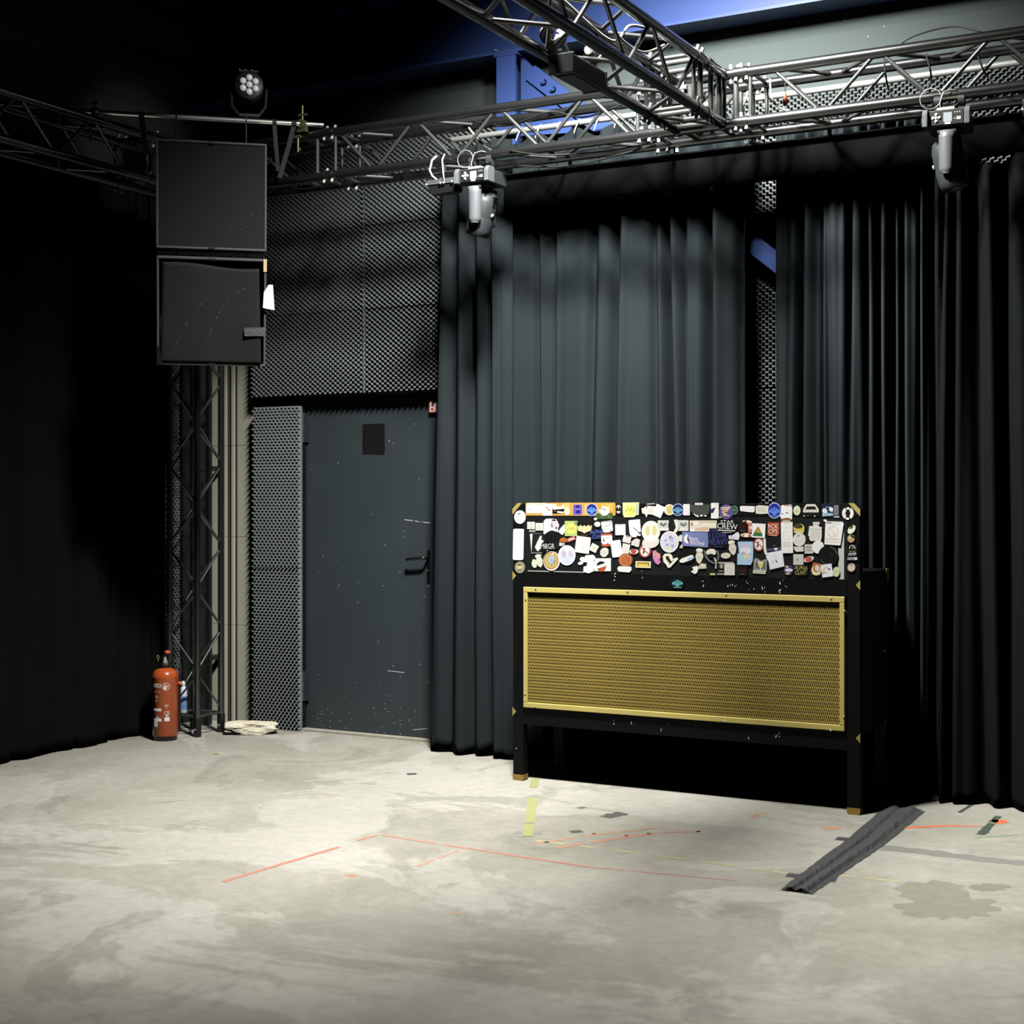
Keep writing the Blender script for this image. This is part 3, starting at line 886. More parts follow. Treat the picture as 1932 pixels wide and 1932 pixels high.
# --- second row and below, left
for cx, cy, w_, h_ in ((510, 620, 172, 164), (700, 650, 172, 172)):
    sticker(1, rect(cx, cy, w_, h_), (222, 218, 206), [(rect(cx, cy, 12, h_ * .8), (180, 176, 166)), (rect(cx, cy + 8, w_ * .8, 10), (190, 186, 176))] + lines(cx, cy + 50, w_ * .8, 44, 2, (150, 148, 140)))
sticker(1, rect(535, 747, 134, 44), (176, 176, 170), lines(535, 747, 110, 34, 2, (90, 90, 86)))
sticker(1, [(540, 795), (760, 800), (1150, 830), (1150, 1130), (880, 1240), (520, 1250)], (28, 31, 31), [([(484, 812), (546, 812), (520, 1245)], (220, 218, 210)), (rect(640, 1248, 250, 10), (200, 200, 194)), (rect(640, 800, 220, 7), (150, 150, 144))])
sticker(1, [(800, 520), (850, 470), (970, 465), (1080, 480), (1150, 620), (1130, 690), (1120, 770), (1060, 790), (1000, 770), (905, 838), (795, 810)], WHT, [(ell(1050, 600, 180, 210, 12, 0, .08, 3), (206, 194, 210)), (ell(985, 620, 50, 110, 9, 0, .2), (140, 124, 146)), (ell(1090, 680, 50, 60, 8), (86, 66, 110)), (ell(1030, 500, 120, 44, 8), (60, 54, 50))], 'white sticker with a violet shaded shape')
sticker(1, ell(990, 900, 360, 330, 20, 0, .05), BLK)
sticker(1, [(725, 850), (755, 870), (745, 955), (800, 965), (745, 1120), (665, 1212), (600, 1122), (650, 1000)], WHT)
sticker(1, ell(885, 1120, 330, 300, 22), (12, 12, 12), [('t', 'M8GR', 885, 1100, 128, (214, 212, 202), 0, .72), ([(865, 1180), (905, 1180), (885, 1215)], (204, 202, 190))], 'round black sticker with spiky white lettering')
sticker(1, rect(1240, 720, 130, 210, 38), (222, 214, 222), [(rect(1215, 650, 16, 120, 45), (150, 140, 150))])
sticker(1, rect(1425, 690, 290, 344), (176, 198, 110), [(ell(1430, 690, 250, 250, 14, 0, .08), (218, 214, 104)), (rect(1530, 570, 60, 80), (120, 150, 110))] + [(ell(1350 + i * 38, 695 + (-1) ** i * 14, 14, 66, 8, 15), (116, 120, 60)) for i in range(5)], 'green and yellow square sticker')
cr = [(1560, 620), (1600, 650), (1640, 600), (1680, 650), (1725, 610), (1770, 650), (1820, 600), (1850, 640), (1900, 615), (1880, 740), (1800, 760), (1730, 800), (1660, 760), (1580, 740)]
sticker(1, rect(1735, 700, 350, 290), (20, 20, 19), [(cr, (224, 206, 156))] + lines(1735, 840, 170, 20, 1, (140, 130, 90)))
sticker(1, [(1150, 1000), (1180, 920), (1250, 890), (1320, 930), (1345, 1000)], (190, 100, 36))
sticker(1, rect(1215, 1050, 120, 70), (206, 208, 204), [(rect(1245, 1050, 50, 60), (150, 154, 190))])
sticker(1, rect(1430, 930, 176, 84, -20), (206, 110, 116), lines(1430, 930, 130, 40, 1, (250, 220, 220), -20, t=.7))
sticker(1, rect(1690, 1062, 330, 376, 8), (238, 214, 210), [(rect(1690, 1062, 306, 352, 8), (240, 236, 220)), (ell(1710, 1110, 90, 30, 8, -30), (196, 206, 160))], 'cream square sticker with a pink border, tilted')
sticker(2, rect(132, 1135, 170, 170, 28), (222, 218, 206), [(rect(132, 1135, 12, 130, 28), (176, 172, 162)), (rect(132, 1135, 130, 10, 28), (176, 172, 162))])
sticker(1, ell(1328, 1302, 392, 456, 28), (240, 238, 242), [(ell(1328, 1302, 356, 420, 24), (212, 212, 230)), (ell(1260, 1270, 110, 180, 10, 0, .2), (194, 186, 206)), (ell(1410, 1270, 100, 170, 10, 0, .2), (198, 190, 210)), ([(1270, 1490), (1280, 1340), (1330, 1290), (1375, 1340), (1380, 1490)], (196, 212, 234)), (ell(1330, 1230, 60, 60, 10), (228, 222, 190))], 'large round pale lilac sticker')
sticker(1, ell(980, 1432, 376, 440, 28), (240, 236, 226), [(ell(970, 1420, 336, 396, 24), (170, 98, 62)), (ell(970, 1420, 304, 350, 24), (202, 180, 86)), (ell(970, 1415, 224, 260, 20), (176, 168, 130)), (ell(975, 1400, 150, 190, 8, 0, .1), (170, 190, 220)), (ell(1010, 1270, 60, 60, 8), (232, 214, 120))] + blobs(970, 1420, 300, 340, 8, [(200, 190, 90), (150, 120, 80)], 15, .08, .14), 'round ringed sticker in brown, yellow and blue')
sticker(1, ell(585, 1490, 118, 200, 14, -10, .08), (214, 222, 184))
def shield(crop, cx, cy, k=1.0, rot=0):
    p = [(-80, -250), (-10, -270), (80, -240), (85, -190), (60, -180), (100, -60), (60, 70), (0, 130), (-60, 70), (-100, -50), (-60, -180), (-85, -190)]
    c_, s_ = math.cos(math.radians(rot)), math.sin(math.radians(rot))
    f = lambda pts: [(cx + k * (x * c_ - y * s_), cy + k * (x * s_ + y * c_)) for x, y in pts]
    sticker(crop, f(p), (226, 220, 196), [(f([(-80, -250), (-10, -268), (78, -240), (82, -195), (-82, -195)]), (240, 236, 226)), (f([(-62, -170), (62, -170), (64, -163), (-64, -163)]), (120, 116, 100)), (f(ell(0, -40, 110, 130, 10)), (206, 206, 190)), (f(ell(5, -80, 40, 50, 8)), (240, 240, 236))])
shield(1, 712, 1480, .78, -14)
shield(3, 1608, 1190, .88, -10)
shield(3, 842, 1380, .9, 2)
sticker(1, ell(1710, 1400, 170, 120, 10, 20, .15, 2), WHT)
sticker(1, ell(1640, 1480, 120, 80, 8, -20, .1, 2), WHT)
sticker(2, [(-60, 1300), (110, 1290), (165, 1350), (130, 1420), (150, 1560), (130, 1660), (20, 1710), (-110, 1680), (-100, 1560), (-30, 1540), (-20, 1450), (-90, 1380)], WHT, [('ring', ringstrip(40, 1440, 60, 90, 8), (220, 216, 214))], 'white splash-shaped sticker')
# --- second crop
sticker(2, ell(210, 594, 150, 120, 8, 10, .06), (224, 220, 208))
sticker(2, rect(432, 640, 244, 246, -6, 30), WHT, [(rect(345 + i * 46, 530, 22, 30, 8 * (i % 2)), BLK) for i in range(5)] + [(ell(370, 645, 18, 14, 6), BLK), (ell(424, 632, 22, 34, 6), BLK), (ell(490, 612, 22, 40, 6), BLK), (ell(512, 730, 30, 30, 6), BLK), (rect(440, 772, 130, 18, -6), GRY)], 'white rounded sticker with black notches')
sticker(2, [(60, 720), (340, 700), (350, 880), (290, 925), (60, 950)], (16, 16, 26), [('t', 'ALPHA', 205, 770, 92, (86, 116, 226), -3, .82), ('t', 'CLNT', 205, 880, 84, (86, 116, 226), -3, .82)], 'dark sticker with blue graffiti lettering')
sticker(2, rect(735, 716, 232, 246, -1, 12), WHT, [(rect(735, 600, 90, 14), (214, 160, 170))])
sticker(2, rect(1062, 640, 260, 300, -5, 26), WHT, [('ring', ringstrip(1060, 600, 110, 120, 5), (228, 222, 222))])
sticker(2, ell(1050, 795, 200, 190, 18), (240, 238, 232))
for a, b2 in (((1030, 665), (1185, 800)), ((1185, 800), (1050, 945)), ((1050, 945), (890, 830)), ((890, 830), (1030, 665))):
    dx, dy = b2[0] - a[0], b2[1] - a[1]
    sticker(2, rect((a[0] + b2[0]) / 2, (a[1] + b2[1]) / 2, math.hypot(dx, dy), 16, math.degrees(math.atan2(dy, dx))), (70, 36, 34)) if a[0] < 1190 and a != (890, 830) else None
sticker(2, ell(1170, 835, 60, 54, 12), WHT)
sticker(2, rect(425, 950, 240, 290, -3, 20), (196, 86, 48), [(rect(428, 945, 250, 196, -3, 12), WHT), (ell(360, 960, 40, 60, 7), (70, 74, 74)), (ell(350, 905, 30, 30, 7), (110, 112, 110)), (ell(450, 900, 60, 14, 7), (90, 90, 90)), (rect(320, 1035, 20, 30), BLK), (rect(450, 1040, 26, 34), BLK)], 'white and rust-red square sticker')
sticker(2, rect(885, 935, 180, 156, 14, 10), (224, 216, 210), [(rect(900, 878, 70, 20, 14), (170, 70, 66))] + lines(885, 955, 130, 80, 3, (196, 188, 182), 14))
sticker(2, [(990, 980), (1100, 915), (1185, 960), (1160, 1105), (1110, 1110), (1040, 1075), (985, 1070)], (218, 214, 204), lines(1085, 1020, 140, 90, 3, (180, 176, 166), 8))
sticker(2, rect(855, 1165, 170, 250, 12), (220, 216, 204), lines(855, 1165, 120, 190, 5, (196, 192, 182), 12))
sticker(2, rect(645, 1150, 226, 380, -8, 24), (242, 240, 236), [('ring', ringstrip(655, 1080, 130, 150, 5, 30, 330), (222, 216, 216)), (rect(655, 1090, 5, 130, -45), (226, 220, 220))] + lines(650, 1270, 150, 60, 3, (214, 210, 206), -8))
sticker(2, ell(370, 1232, 196, 228, 8, 20), (214, 210, 204), [('ring', ringstrip(370, 1232, 150, 170, 6), (190, 184, 180)), (ell(370, 1232, 80, 80, 8), (198, 190, 186))])
sticker(2, ell(1040, 1218, 210, 120, 14), (226, 218, 206), [([(965, 1190), (1020, 1150), (1080, 1160), (1110, 1200), (1060, 1290), (1000, 1280)], (186, 76, 72))])
def nosign(crop, cx, cy, w_, h_):
    sticker(crop, ell(cx, cy, w_, h_, 26), (240, 236, 230), [('ring', ringstrip(cx, cy, w_, h_, w_ * .12), (176, 76, 62)), ([(cx - .1 * w_, cy - .28 * h_), (cx + .02 * w_, cy - .2 * h_), (cx - .06 * w_, cy + .24 * h_), (cx - .2 * w_, cy + .2 * h_)], (80, 60, 60)), (rect(cx, cy, w_ * .84, h_ * .08, 40), (184, 84, 72))], 'round white prohibition sticker with a red slash')
nosign(2, 1298, 1200, 270, 304)
nosign(4, 525, 1088, 252, 312)
sticker(2, [(1470, 1200), (1520, 1190), (1560, 1230), (1640, 1270), (1650, 1360), (1620, 1400), (1650, 1460), (1600, 1520), (1530, 1470), (1480, 1380)], (214, 130, 180), [([(1480, 1215), (1550, 1230), (1640, 1280), (1640, 1350), (1540, 1340), (1490, 1300)], (222, 150, 140)), (rect(1540, 1215, 26, 60, 20), (170, 160, 96))], 'pink teardrop-shaped sticker')
sticker(2, rect(335, 1515, 370, 290, 0, 14), WHT)
sticker(2, ell(305, 1552, 224, 240, 22), (28, 24, 22), [([(190, 1545), (395, 1475), (412, 1540), (200, 1615)], (240, 238, 234)), (ell(305, 1555, 220, 236, 12, 0, 0, 1, -10, 140), (184, 84, 36))], 'round black, white and rust sticker')
sticker(2, ell(855, 1412, 316, 310, 26), (176, 90, 46), [('ring', ringstrip(855, 1412, 250, 245, 16), (206, 140, 96)), (rect(850, 1410, 120, 130, 6), (182, 104, 52))], 'round orange-brown sticker')
sticker(2, [(665, 1600), (700, 1550), (980, 1556), (990, 1640), (940, 1690), (700, 1670)], (236, 230, 226), lines(825, 1610, 230, 60, 2, (214, 204, 200)))
sticker(2, rect(1257, 1512, 346, 146, 2, 10), (238, 226, 180), [(rect(1255, 1510, 276, 92, 2), (120, 110, 50)), (rect(1255, 1480, 240, 26, 2), (196, 96, 40)), (rect(1252, 1522, 236, 56, 2), (224, 214, 70))], 'small yellow and red rectangular sticker')
# --- third crop
sticker(2, ell(1430, 1000, 380, 260, 16, -15, .1, 5), (228, 222, 208))
sticker(2, ell(1432, 756, 420, 480, 30), WHT, [(ell(1432, 756, 370, 430, 26), (240, 236, 220)), (ell(1355, 740, 110, 240, 14), (222, 214, 150)), (ell(1515, 740, 110, 240, 14), (220, 212, 146)), (ell(1432, 900, 260, 130, 14), WHT), (rect(1435, 740, 40, 180), (240, 232, 214))], 'large round cream sticker with two yellow ovals')
sticker(2, rect(1715, 622, 250, 236), (206, 206, 196), [(ell(1670, 590, 70, 80, 9), (120, 122, 112)), (ell(1760, 590, 70, 80, 9), (130, 132, 122)), (ell(1720, 620, 50, 60, 8), (90, 92, 86)), (rect(1715, 705, 220, 44), (238, 228, 224))])
sticker(3, ell(240, 620, 210, 260, 18), (20, 30, 28))
sticker(3, [(265, 490), (350, 490), (370, 600), (360, 720), (310, 800), (250, 780), (310, 660)], (232, 226, 216))
sticker(3, rect(482, 624, 236, 246), (208, 208, 198), [(ell(440, 590, 70, 80, 9), (124, 126, 116)), (ell(530, 590, 70, 80, 9), (134, 136, 126)), (ell(485, 620, 50, 60, 8), (94, 96, 90)), (rect(480, 708, 210, 44), (238, 226, 224)), (rect(385, 690, 16, 50), (196, 90, 90))])
sticker(3, ell(165, 995, 420, 490, 30), (240, 236, 236), [(ell(165, 995, 374, 440, 26), (214, 212, 228))] + blobs(165, 995, 370, 430, 16, [(180, 190, 224), (150, 150, 176), (228, 200, 210), (196, 206, 236), (120, 124, 160)], 21, .08, .2) + [(ell(170, 1150, 120, 60, 10), (232, 224, 150))], 'large round sticker with a blue and lilac picture')
sticker(3, rect(935, 632, 616, 250), (232, 220, 190), [(rect(745, 575, 150, 60, -4), WHT), (rect(820, 640, 200, 56, -8), (238, 226, 220)), (rect(1070, 605, 290, 70, 3), (240, 234, 224)), (rect(1040, 545, 360, 20), (206, 184, 140)), (rect(900, 700, 320, 70, -4), (222, 186, 160)), (rect(690, 720, 110, 60), WHT), (ell(680, 590, 70, 90, 8), (186, 160, 100))])
sticker(3, ell(420, 920, 160, 150, 8, 0, .15, 4), (226, 220, 208))
sticker(3, [(390, 1130), (440, 1050), (470, 1060), (465, 1140)], (222, 212, 180))
sticker(3, [(455, 765), (1045, 770), (1045, 1120), (455, 1085)], (118, 132, 186), [([(560, 810), (585, 830), (560, 920), (600, 1010), (570, 1040), (495, 970), (500, 880)], WHT), (ell(600, 950, 50, 70, 8), BLK), ('t', 'bass', 712, 915, 118, (242, 226, 222), 3, .78), ('t', 'bitches', 800, 1015, 118, (242, 222, 222), 5, .72)], 'blue rectangular sticker with white lettering')
sticker(3, rect(1262, 905, 384, 440), (16, 17, 26), [('t', 'THE', 1160, 740, 90, (60, 64, 140), 0, .8), ('t', 'I LOVE', 1270, 855, 128, (72, 78, 170), 0, .8), ('t', 'HEAVY', 1272, 1000, 142, (72, 78, 170), 0, .76), (rect(1270, 1105, 180, 12), (60, 64, 130))], 'black sticker with dark blue lettering')
sticker(3, [(1250, 500), (1700, 495), (1715, 680), (1690, 800), (1290, 770), (1235, 660)], (14, 14, 14), [('t', 'STAR', 1480, 545, 84, (226, 222, 212), 0, 1.15), ('t', 'CREW', 1480, 648, 132, (240, 238, 230), 4, .92), (rect(1460, 735, 400, 22, 3), (224, 220, 210)), (rect(1470, 778, 220, 14, 2), (190, 186, 176))], 'black sticker with bold white lettering')
sticker(3, [(1510, 850), (1600, 845), (1690, 780), (1730, 770), (1765, 860), (1740, 950), (1640, 940), (1520, 930)], (236, 234, 242), [(ell(1600, 890, 120, 60, 10), (214, 212, 228))])
sticker(3, [(15, 1320), (60, 1265), (170, 1260), (225, 1320), (240, 1385), (330, 1350), (360, 1390), (180, 1580), (130, 1585), (90, 1510), (30, 1450)], (242, 234, 214), [([(75, 1325), (140, 1310), (175, 1380), (215, 1450), (180, 1500), (140, 1450), (90, 1390)], (56, 36, 14)), ([(210, 1440), (300, 1385), (250, 1430), (150, 1530), (170, 1480)], (70, 46, 20))], 'white-edged brown wing-shaped sticker')
sticker(3, ell(560, 1310, 380, 330, 22), (13, 13, 13))
sticker(3, [(390, 1420), (440, 1375), (680, 1285), (730, 1350), (680, 1395), (480, 1470), (410, 1465)], (238, 236, 238), [([(570, 1380), (690, 1330), (715, 1360), (600, 1415)], (156, 186, 226))], 'white capsule-shaped sticker with a blue band')
sticker(3, ell(1115, 1230, 226, 160, 14, 0, .03), CRM)
sticker(3, ell(1110, 1310, 160, 90, 12), BLK)
sticker(3, [(950, 1190), (985, 1200), (1010, 1320), (1080, 1410), (1190, 1480), (1180, 1500), (1060, 1440), (980, 1340)], (110, 120, 116))
sticker(3, [(1240, 1190), (1270, 1200), (1300, 1320), (1285, 1420), (1260, 1425), (1268, 1320)], (116, 126, 122))
sticker(3, [(1170, 1350), (1210, 1360), (1250, 1460), (1245, 1590), (1200, 1610), (1215, 1480)], (196, 186, 172))
sticker(3, ell(1445, 1307, 216, 132, 20), (232, 228, 208), [(ell(1445, 1307, 160, 76, 14), (220, 214, 186))])
sticker(3, rect(1450, 1600, 420, 330), (20, 20, 20), [(rect(1450, 1470, 350, 26), (206, 204, 196)), (ell(1350, 1545, 90, 110, 10), (150, 152, 152)), (rect(1335, 1660, 100, 16), (190, 188, 180)), (rect(1330, 1725, 160, 20), (214, 212, 204)), (rect(1535, 1620, 236, 262), (228, 224, 214))] + lines(1535, 1620, 190, 200, 5, (204, 200, 190)), 'black card sticker with a white square')
sticker(3, [(820, 1560), (880, 1480), (1000, 1500), (1010, 1600), (830, 1610)], (206, 204, 160), [(ell(930, 1540, 100, 70, 8), (226, 220, 196))])
sticker(3, [(680, 1570), (720, 1560), (790, 1540), (825, 1600), (800, 1690), (740, 1728), (655, 1670), (720, 1630)], WHT)
sticker(3, rect(1150, 1730, 120, 40), (206, 200, 140))
# --- fourth crop
sticker(4, ell(250, 556, 230, 74, 12, 4), (240, 226, 206), [(rect(215, 552, 50, 66, 10), (190, 76, 46))])
sticker(4, [(270, 570), (370, 580), (350, 800), (280, 820)], (216, 130, 100), [(ell(335, 690, 60, 70, 8), WHT)])
sticker(4, ell(230, 868, 260, 100, 12, 4), (242, 224, 202), [(rect(160, 870, 40, 80, 14), (206, 140, 90)), (rect(310, 880, 50, 70, 10), (196, 90, 60))])
sticker(4, rect(150, 660, 190, 220), (34, 18, 10), [(rect(150, 770, 130, 12), (120, 116, 96)), (rect(150, 680, 150, 50), (52, 22, 12))])
sticker(4, rect(522, 762, 316, 330, 3, 8), WHT, [([(385, 870), (425, 800), (600, 810), (620, 900), (400, 890)], (46, 120, 66)), ([(415, 800), (515, 660), (590, 805)], (196, 112, 46)), ([(460, 800), (510, 720), (555, 805)], (214, 170, 60))], 'white square sticker with an orange and green peak')
sticker(4, [(740, 570), (1010, 575), (1010, 850), (950, 895), (730, 860)], (188, 74, 46), [('t', 'FCK', 868, 675, 108, BLK, 0, .92), ('t', 'FCK', 862, 668, 108, (242, 240, 236), 0, .9), ('t', 'CPS', 868, 792, 108, BLK, 0, .92), ('t', 'CPS', 862, 786, 108, (242, 240, 236), 0, .9), (rect(860, 872, 200, 14, 4), (236, 214, 190))], 'red square sticker with white block lettering')
sticker(4, [(640, 940), (690, 960), (700, 1200), (720, 1300), (680, 1330), (645, 1240)], WHT)
sticker(4, rect(870, 1040, 340, 270, -3), (22, 24, 26), [(ell(890, 1110, 60, 40, 8), (80, 90, 86)), (rect(880, 1200, 330, 70, -6), (76, 78, 110))])
sticker(4, rect(1190, 925, 276, 730, -1, 12), (240, 238, 234), [('ring', ringstrip(1188, 868, 196, 206, 8), (214, 200, 198)), (rect(1188, 868, 6, 180, -42), (216, 204, 202))] + lines(1185, 690, 190, 60, 2, (206, 202, 198)) + lines(1190, 1090, 190, 120, 3, (190, 186, 182), t=.5), 'tall white label with a faint crossed circle')
sticker(4, ell(1175, 520, 250, 130, 12, 0, .1), (150, 96, 74), [(ell(1175, 550, 200, 60, 10), (204, 200, 176))])
sticker(4, [(30, 1020), (390, 1020), (400, 1250), (390, 1450), (340, 1570), (20, 1560), (25, 1310), (60, 1300), (50, 1150)], (172, 204, 234), [(ell(215, 1150, 230, 120, 12, 0, 0, 1, 180, 360), (222, 184, 206)), (ell(220, 1230, 260, 160, 12, 0, .1), (226, 224, 236)), (ell(170, 1295, 90, 50, 8), (206, 140, 160)), (ell(215, 1365, 100, 90, 10), (226, 222, 140)), (ell(195, 1440, 150, 60, 10), (190, 214, 190)), (ell(300, 1380, 80, 80, 8), (230, 200, 214))], 'sky-blue card sticker with a pink canopy')
sticker(4, rect(150, 1700, 230, 220), (24, 14, 12), [(rect(140, 1700, 170, 60), (66, 24, 18)), (rect(140, 1785, 120, 14), (110, 106, 90))])
sticker(4, [(405, 1690), (410, 1450), (450, 1405), (540, 1450), (570, 1480), (650, 1440), (725, 1440), (715, 1720), (480, 1690)], (150, 152, 146), [([(450, 1650), (460, 1500), (560, 1480), (680, 1500), (680, 1660)], (96, 98, 100)), ([(505, 1500), (640, 1510), (620, 1620), (575, 1640), (530, 1620)], (222, 212, 96)), (rect(572, 1510, 130, 40, 4), (236, 230, 190)), (rect(568, 1660, 16, 70), (226, 224, 214))], 'grey sticker with a yellow stemmed glass')
sticker(4, rect(540, 1735, 296, 74, 4), (232, 228, 206), lines(540, 1735, 250, 44, 1, (120, 118, 100), 4, t=.6))
sticker(4, [(700, 1290), (1080, 1220), (1130, 1600), (790, 1680), (760, 1500), (700, 1390)], (236, 234, 240), [([(920, 1420), (985, 1525), (930, 1500)], (70, 72, 80)), (rect(860, 1500, 16, 60, 10), (150, 150, 156)), (ell(930, 1195, 80, 60, 10), WHT), (rect(910, 1350, 30, 20), (190, 190, 196))], 'pale tilted sticker with a dark triangle')
sticker(4, ell(1225, 1690, 220, 230, 18), (64, 62, 106), [(ell(1235, 1690, 190, 80, 10), (234, 226, 236)), (ell(1190, 1610, 90, 50, 8, 20), (224, 190, 170)), (ell(1210, 1770, 120, 50, 8), (206, 190, 130))])
# --- fifth crop
sticker(5, ell(225, 720, 262, 240, 18, 0, .03), (206, 194, 84), [(ell(215, 660, 200, 110, 14, 0, .1), (52, 48, 36))] + blobs(215, 650, 200, 110, 7, [(150, 140, 60), (30, 30, 30)], 31, .08, .16) + [(rect(225, 800, 230, 36), (226, 214, 150))])
sticker(5, ell(232, 972, 300, 316, 26), (222, 220, 214), [(ell(212, 884, 100, 24, 8, -6), (110, 110, 106))] + lines(235, 1010, 180, 110, 3, (206, 204, 196)), 'round off-white sticker right of the tall label')
sticker(5, [(100, 1140), (335, 1136), (330, 1250), (160, 1258), (112, 1200)], (226, 218, 210), lines(220, 1185, 190, 60, 2, (200, 190, 182)))
sticker(5, rect(460, 1192, 206, 216, 0, 20), (206, 202, 192), [(rect(460, 1150, 150, 18, 6), (70, 72, 70)), (rect(460, 1230, 150, 16, -4), (90, 92, 90)), (ell(440, 1190, 110, 16, 8), (120, 120, 116))])
sticker(5, [(545, 575), (565, 560), (700, 560), (715, 590), (690, 625), (690, 660), (765, 690), (760, 730), (762, 900), (740, 1005), (500, 1005), (470, 960), (470, 890), (440, 885), (470, 650), (560, 660), (560, 625)], (230, 226, 216), [(rect(625, 614, 120, 10), (120, 118, 110)), (rect(620, 728, 260, 10, 2), (140, 136, 126)), (rect(615, 860, 230, 200, 0, 20), (218, 214, 202))], 'white bottle-shaped sticker')
sticker(5, ell(672, 1150, 284, 300, 26), (242, 240, 236), lines(672, 1140, 170, 26, 1, (222, 216, 216)), 'plain round white sticker')
sticker(5, ell(915, 1345, 470, 470, 28), (11, 12, 12), [('ring', ringstrip(915, 1345, 420, 430, 14, -75, -10, 10), (110, 116, 116)), ('ring', ringstrip(915, 1345, 420, 430, 14, 110, 150, 8), (90, 96, 96)), ('ring', ringstrip(950, 1310, 120, 120, 14, -60, 60, 8), (44, 50, 50))], 'round black disc sticker')
sticker(5, [(850, 540), (1240, 555), (1275, 610), (1200, 1110), (825, 1085)], (240, 238, 232), [('ring', ringstrip(1030, 790, 252, 268, 10), (200, 140, 132)), (rect(1030, 790, 9, 250, -40), (200, 146, 138)), (ell(1030, 865, 90, 16, 8), (200, 192, 188))] + lines(1010, 965, 320, 60, 1, (206, 150, 146), 3, t=.35) + lines(1010, 1025, 320, 60, 1, (206, 170, 166), 3, t=.3) + lines(1040, 590, 320, 70, 2, (186, 184, 170), 3, t=.4) + [(rect(930, 575, 120, 26, 4), (110, 112, 92))], 'large white notice sticker with a red crossed circle')
sticker(5, ell(840, 525, 84, 50, 10, 20), WHT)
sticker(5, rect(213, 1442, 236, 246), (214, 208, 200), lines(213, 1442, 190, 200, 5, (196, 188, 180)) + [(ell(195, 1445, 50, 50, 7), (150, 140, 134))])
sticker(5, ell(455, 1435, 250, 130, 18, -18), (216, 210, 200), [(rect(455, 1440, 140, 120, -6, 20), (190, 84, 66))])
sticker(5, rect(275, 1692, 330, 240), (20, 18, 16), [('t', 'ALPHA', 275, 1645, 100, (196, 176, 90), 4, .76), ('t', 'CLNT', 265, 1755, 96, (206, 190, 110), 0, .8)], 'dark sticker with gold graffiti lettering')
sticker(5, rect(650, 1575, 210, 90, 12), (190, 96, 56))
sticker(5, ell(635, 1690, 230, 250, 18), (240, 222, 180), [(ell(640, 1650, 160, 190, 14), (196, 120, 60)), (ell(655, 1640, 100, 150, 12), (236, 216, 196)), (ell(640, 1780, 200, 50, 10), (236, 226, 176))])
sticker(5, rect(885, 1700, 256, 300, -8, 8), (240, 238, 240), [('ring', ringstrip(870, 1695, 140, 160, 26, 60, 300), (214, 180, 110)), (ell(935, 1665, 70, 60, 8), (130, 116, 160)), (ell(800, 1760, 50, 50, 7), (160, 160, 186))], 'white tilted sticker with an amber ring')
sticker(5, ell(1102, 1732, 160, 230, 16), (216, 226, 176), [(ell(1102, 1732, 96, 140, 12), (200, 212, 150))])
# --- right post
sticker(5, ell(1462, 736, 150, 230, 18, 38), (222, 232, 206), [(ell(1450, 690, 90, 70, 10, -30), (96, 106, 50)), (ell(1470, 660, 90, 40, 8, 20), (40, 44, 24))])
sticker(5, ell(1450, 950, 176, 186, 20), (176, 150, 110), [([(1450, 860), (1535, 900), (1540, 960), (1500, 930), (1430, 890)], (20, 18, 14)), (ell(1420, 930, 60, 80, 8), (206, 186, 150))])
sticker(5, rect(1480, 1270, 250, 380), (14, 15, 16), [('ring', ringstrip(1480, 1190, 150, 180, 16, 180, 360, 12), (206, 210, 206)), (rect(1495, 1165, 12, 60, 40), (200, 204, 200)), (rect(1480, 1250, 150, 16), (150, 132, 60)), ('t', 'AMP', 1480, 1316, 72, (238, 236, 230), 0, 1.0), (rect(1482, 1420, 232, 62), (150, 154, 156)), (rect(1565, 1418, 60, 58), (200, 204, 204))] + lines(1450, 1420, 150, 30, 1, (70, 74, 76)), 'black sticker with a gauge emblem on the right post')
sticker(5, ell(1458, 1628, 184, 196, 22), (196, 178, 136), [(ell(1458, 1628, 150, 160, 18), (208, 198, 190)), (ell(1458, 1575, 60, 30, 8), (110, 96, 80))])
# --- emblem on the middle rail
CROPS[6] = (940, 1060, 4.6)
globe(6, 1560, 182, 118, 118, (10, 12, 16), (8, 10, 16), (96, 190, 190), 'round black emblem sticker on the middle rail')
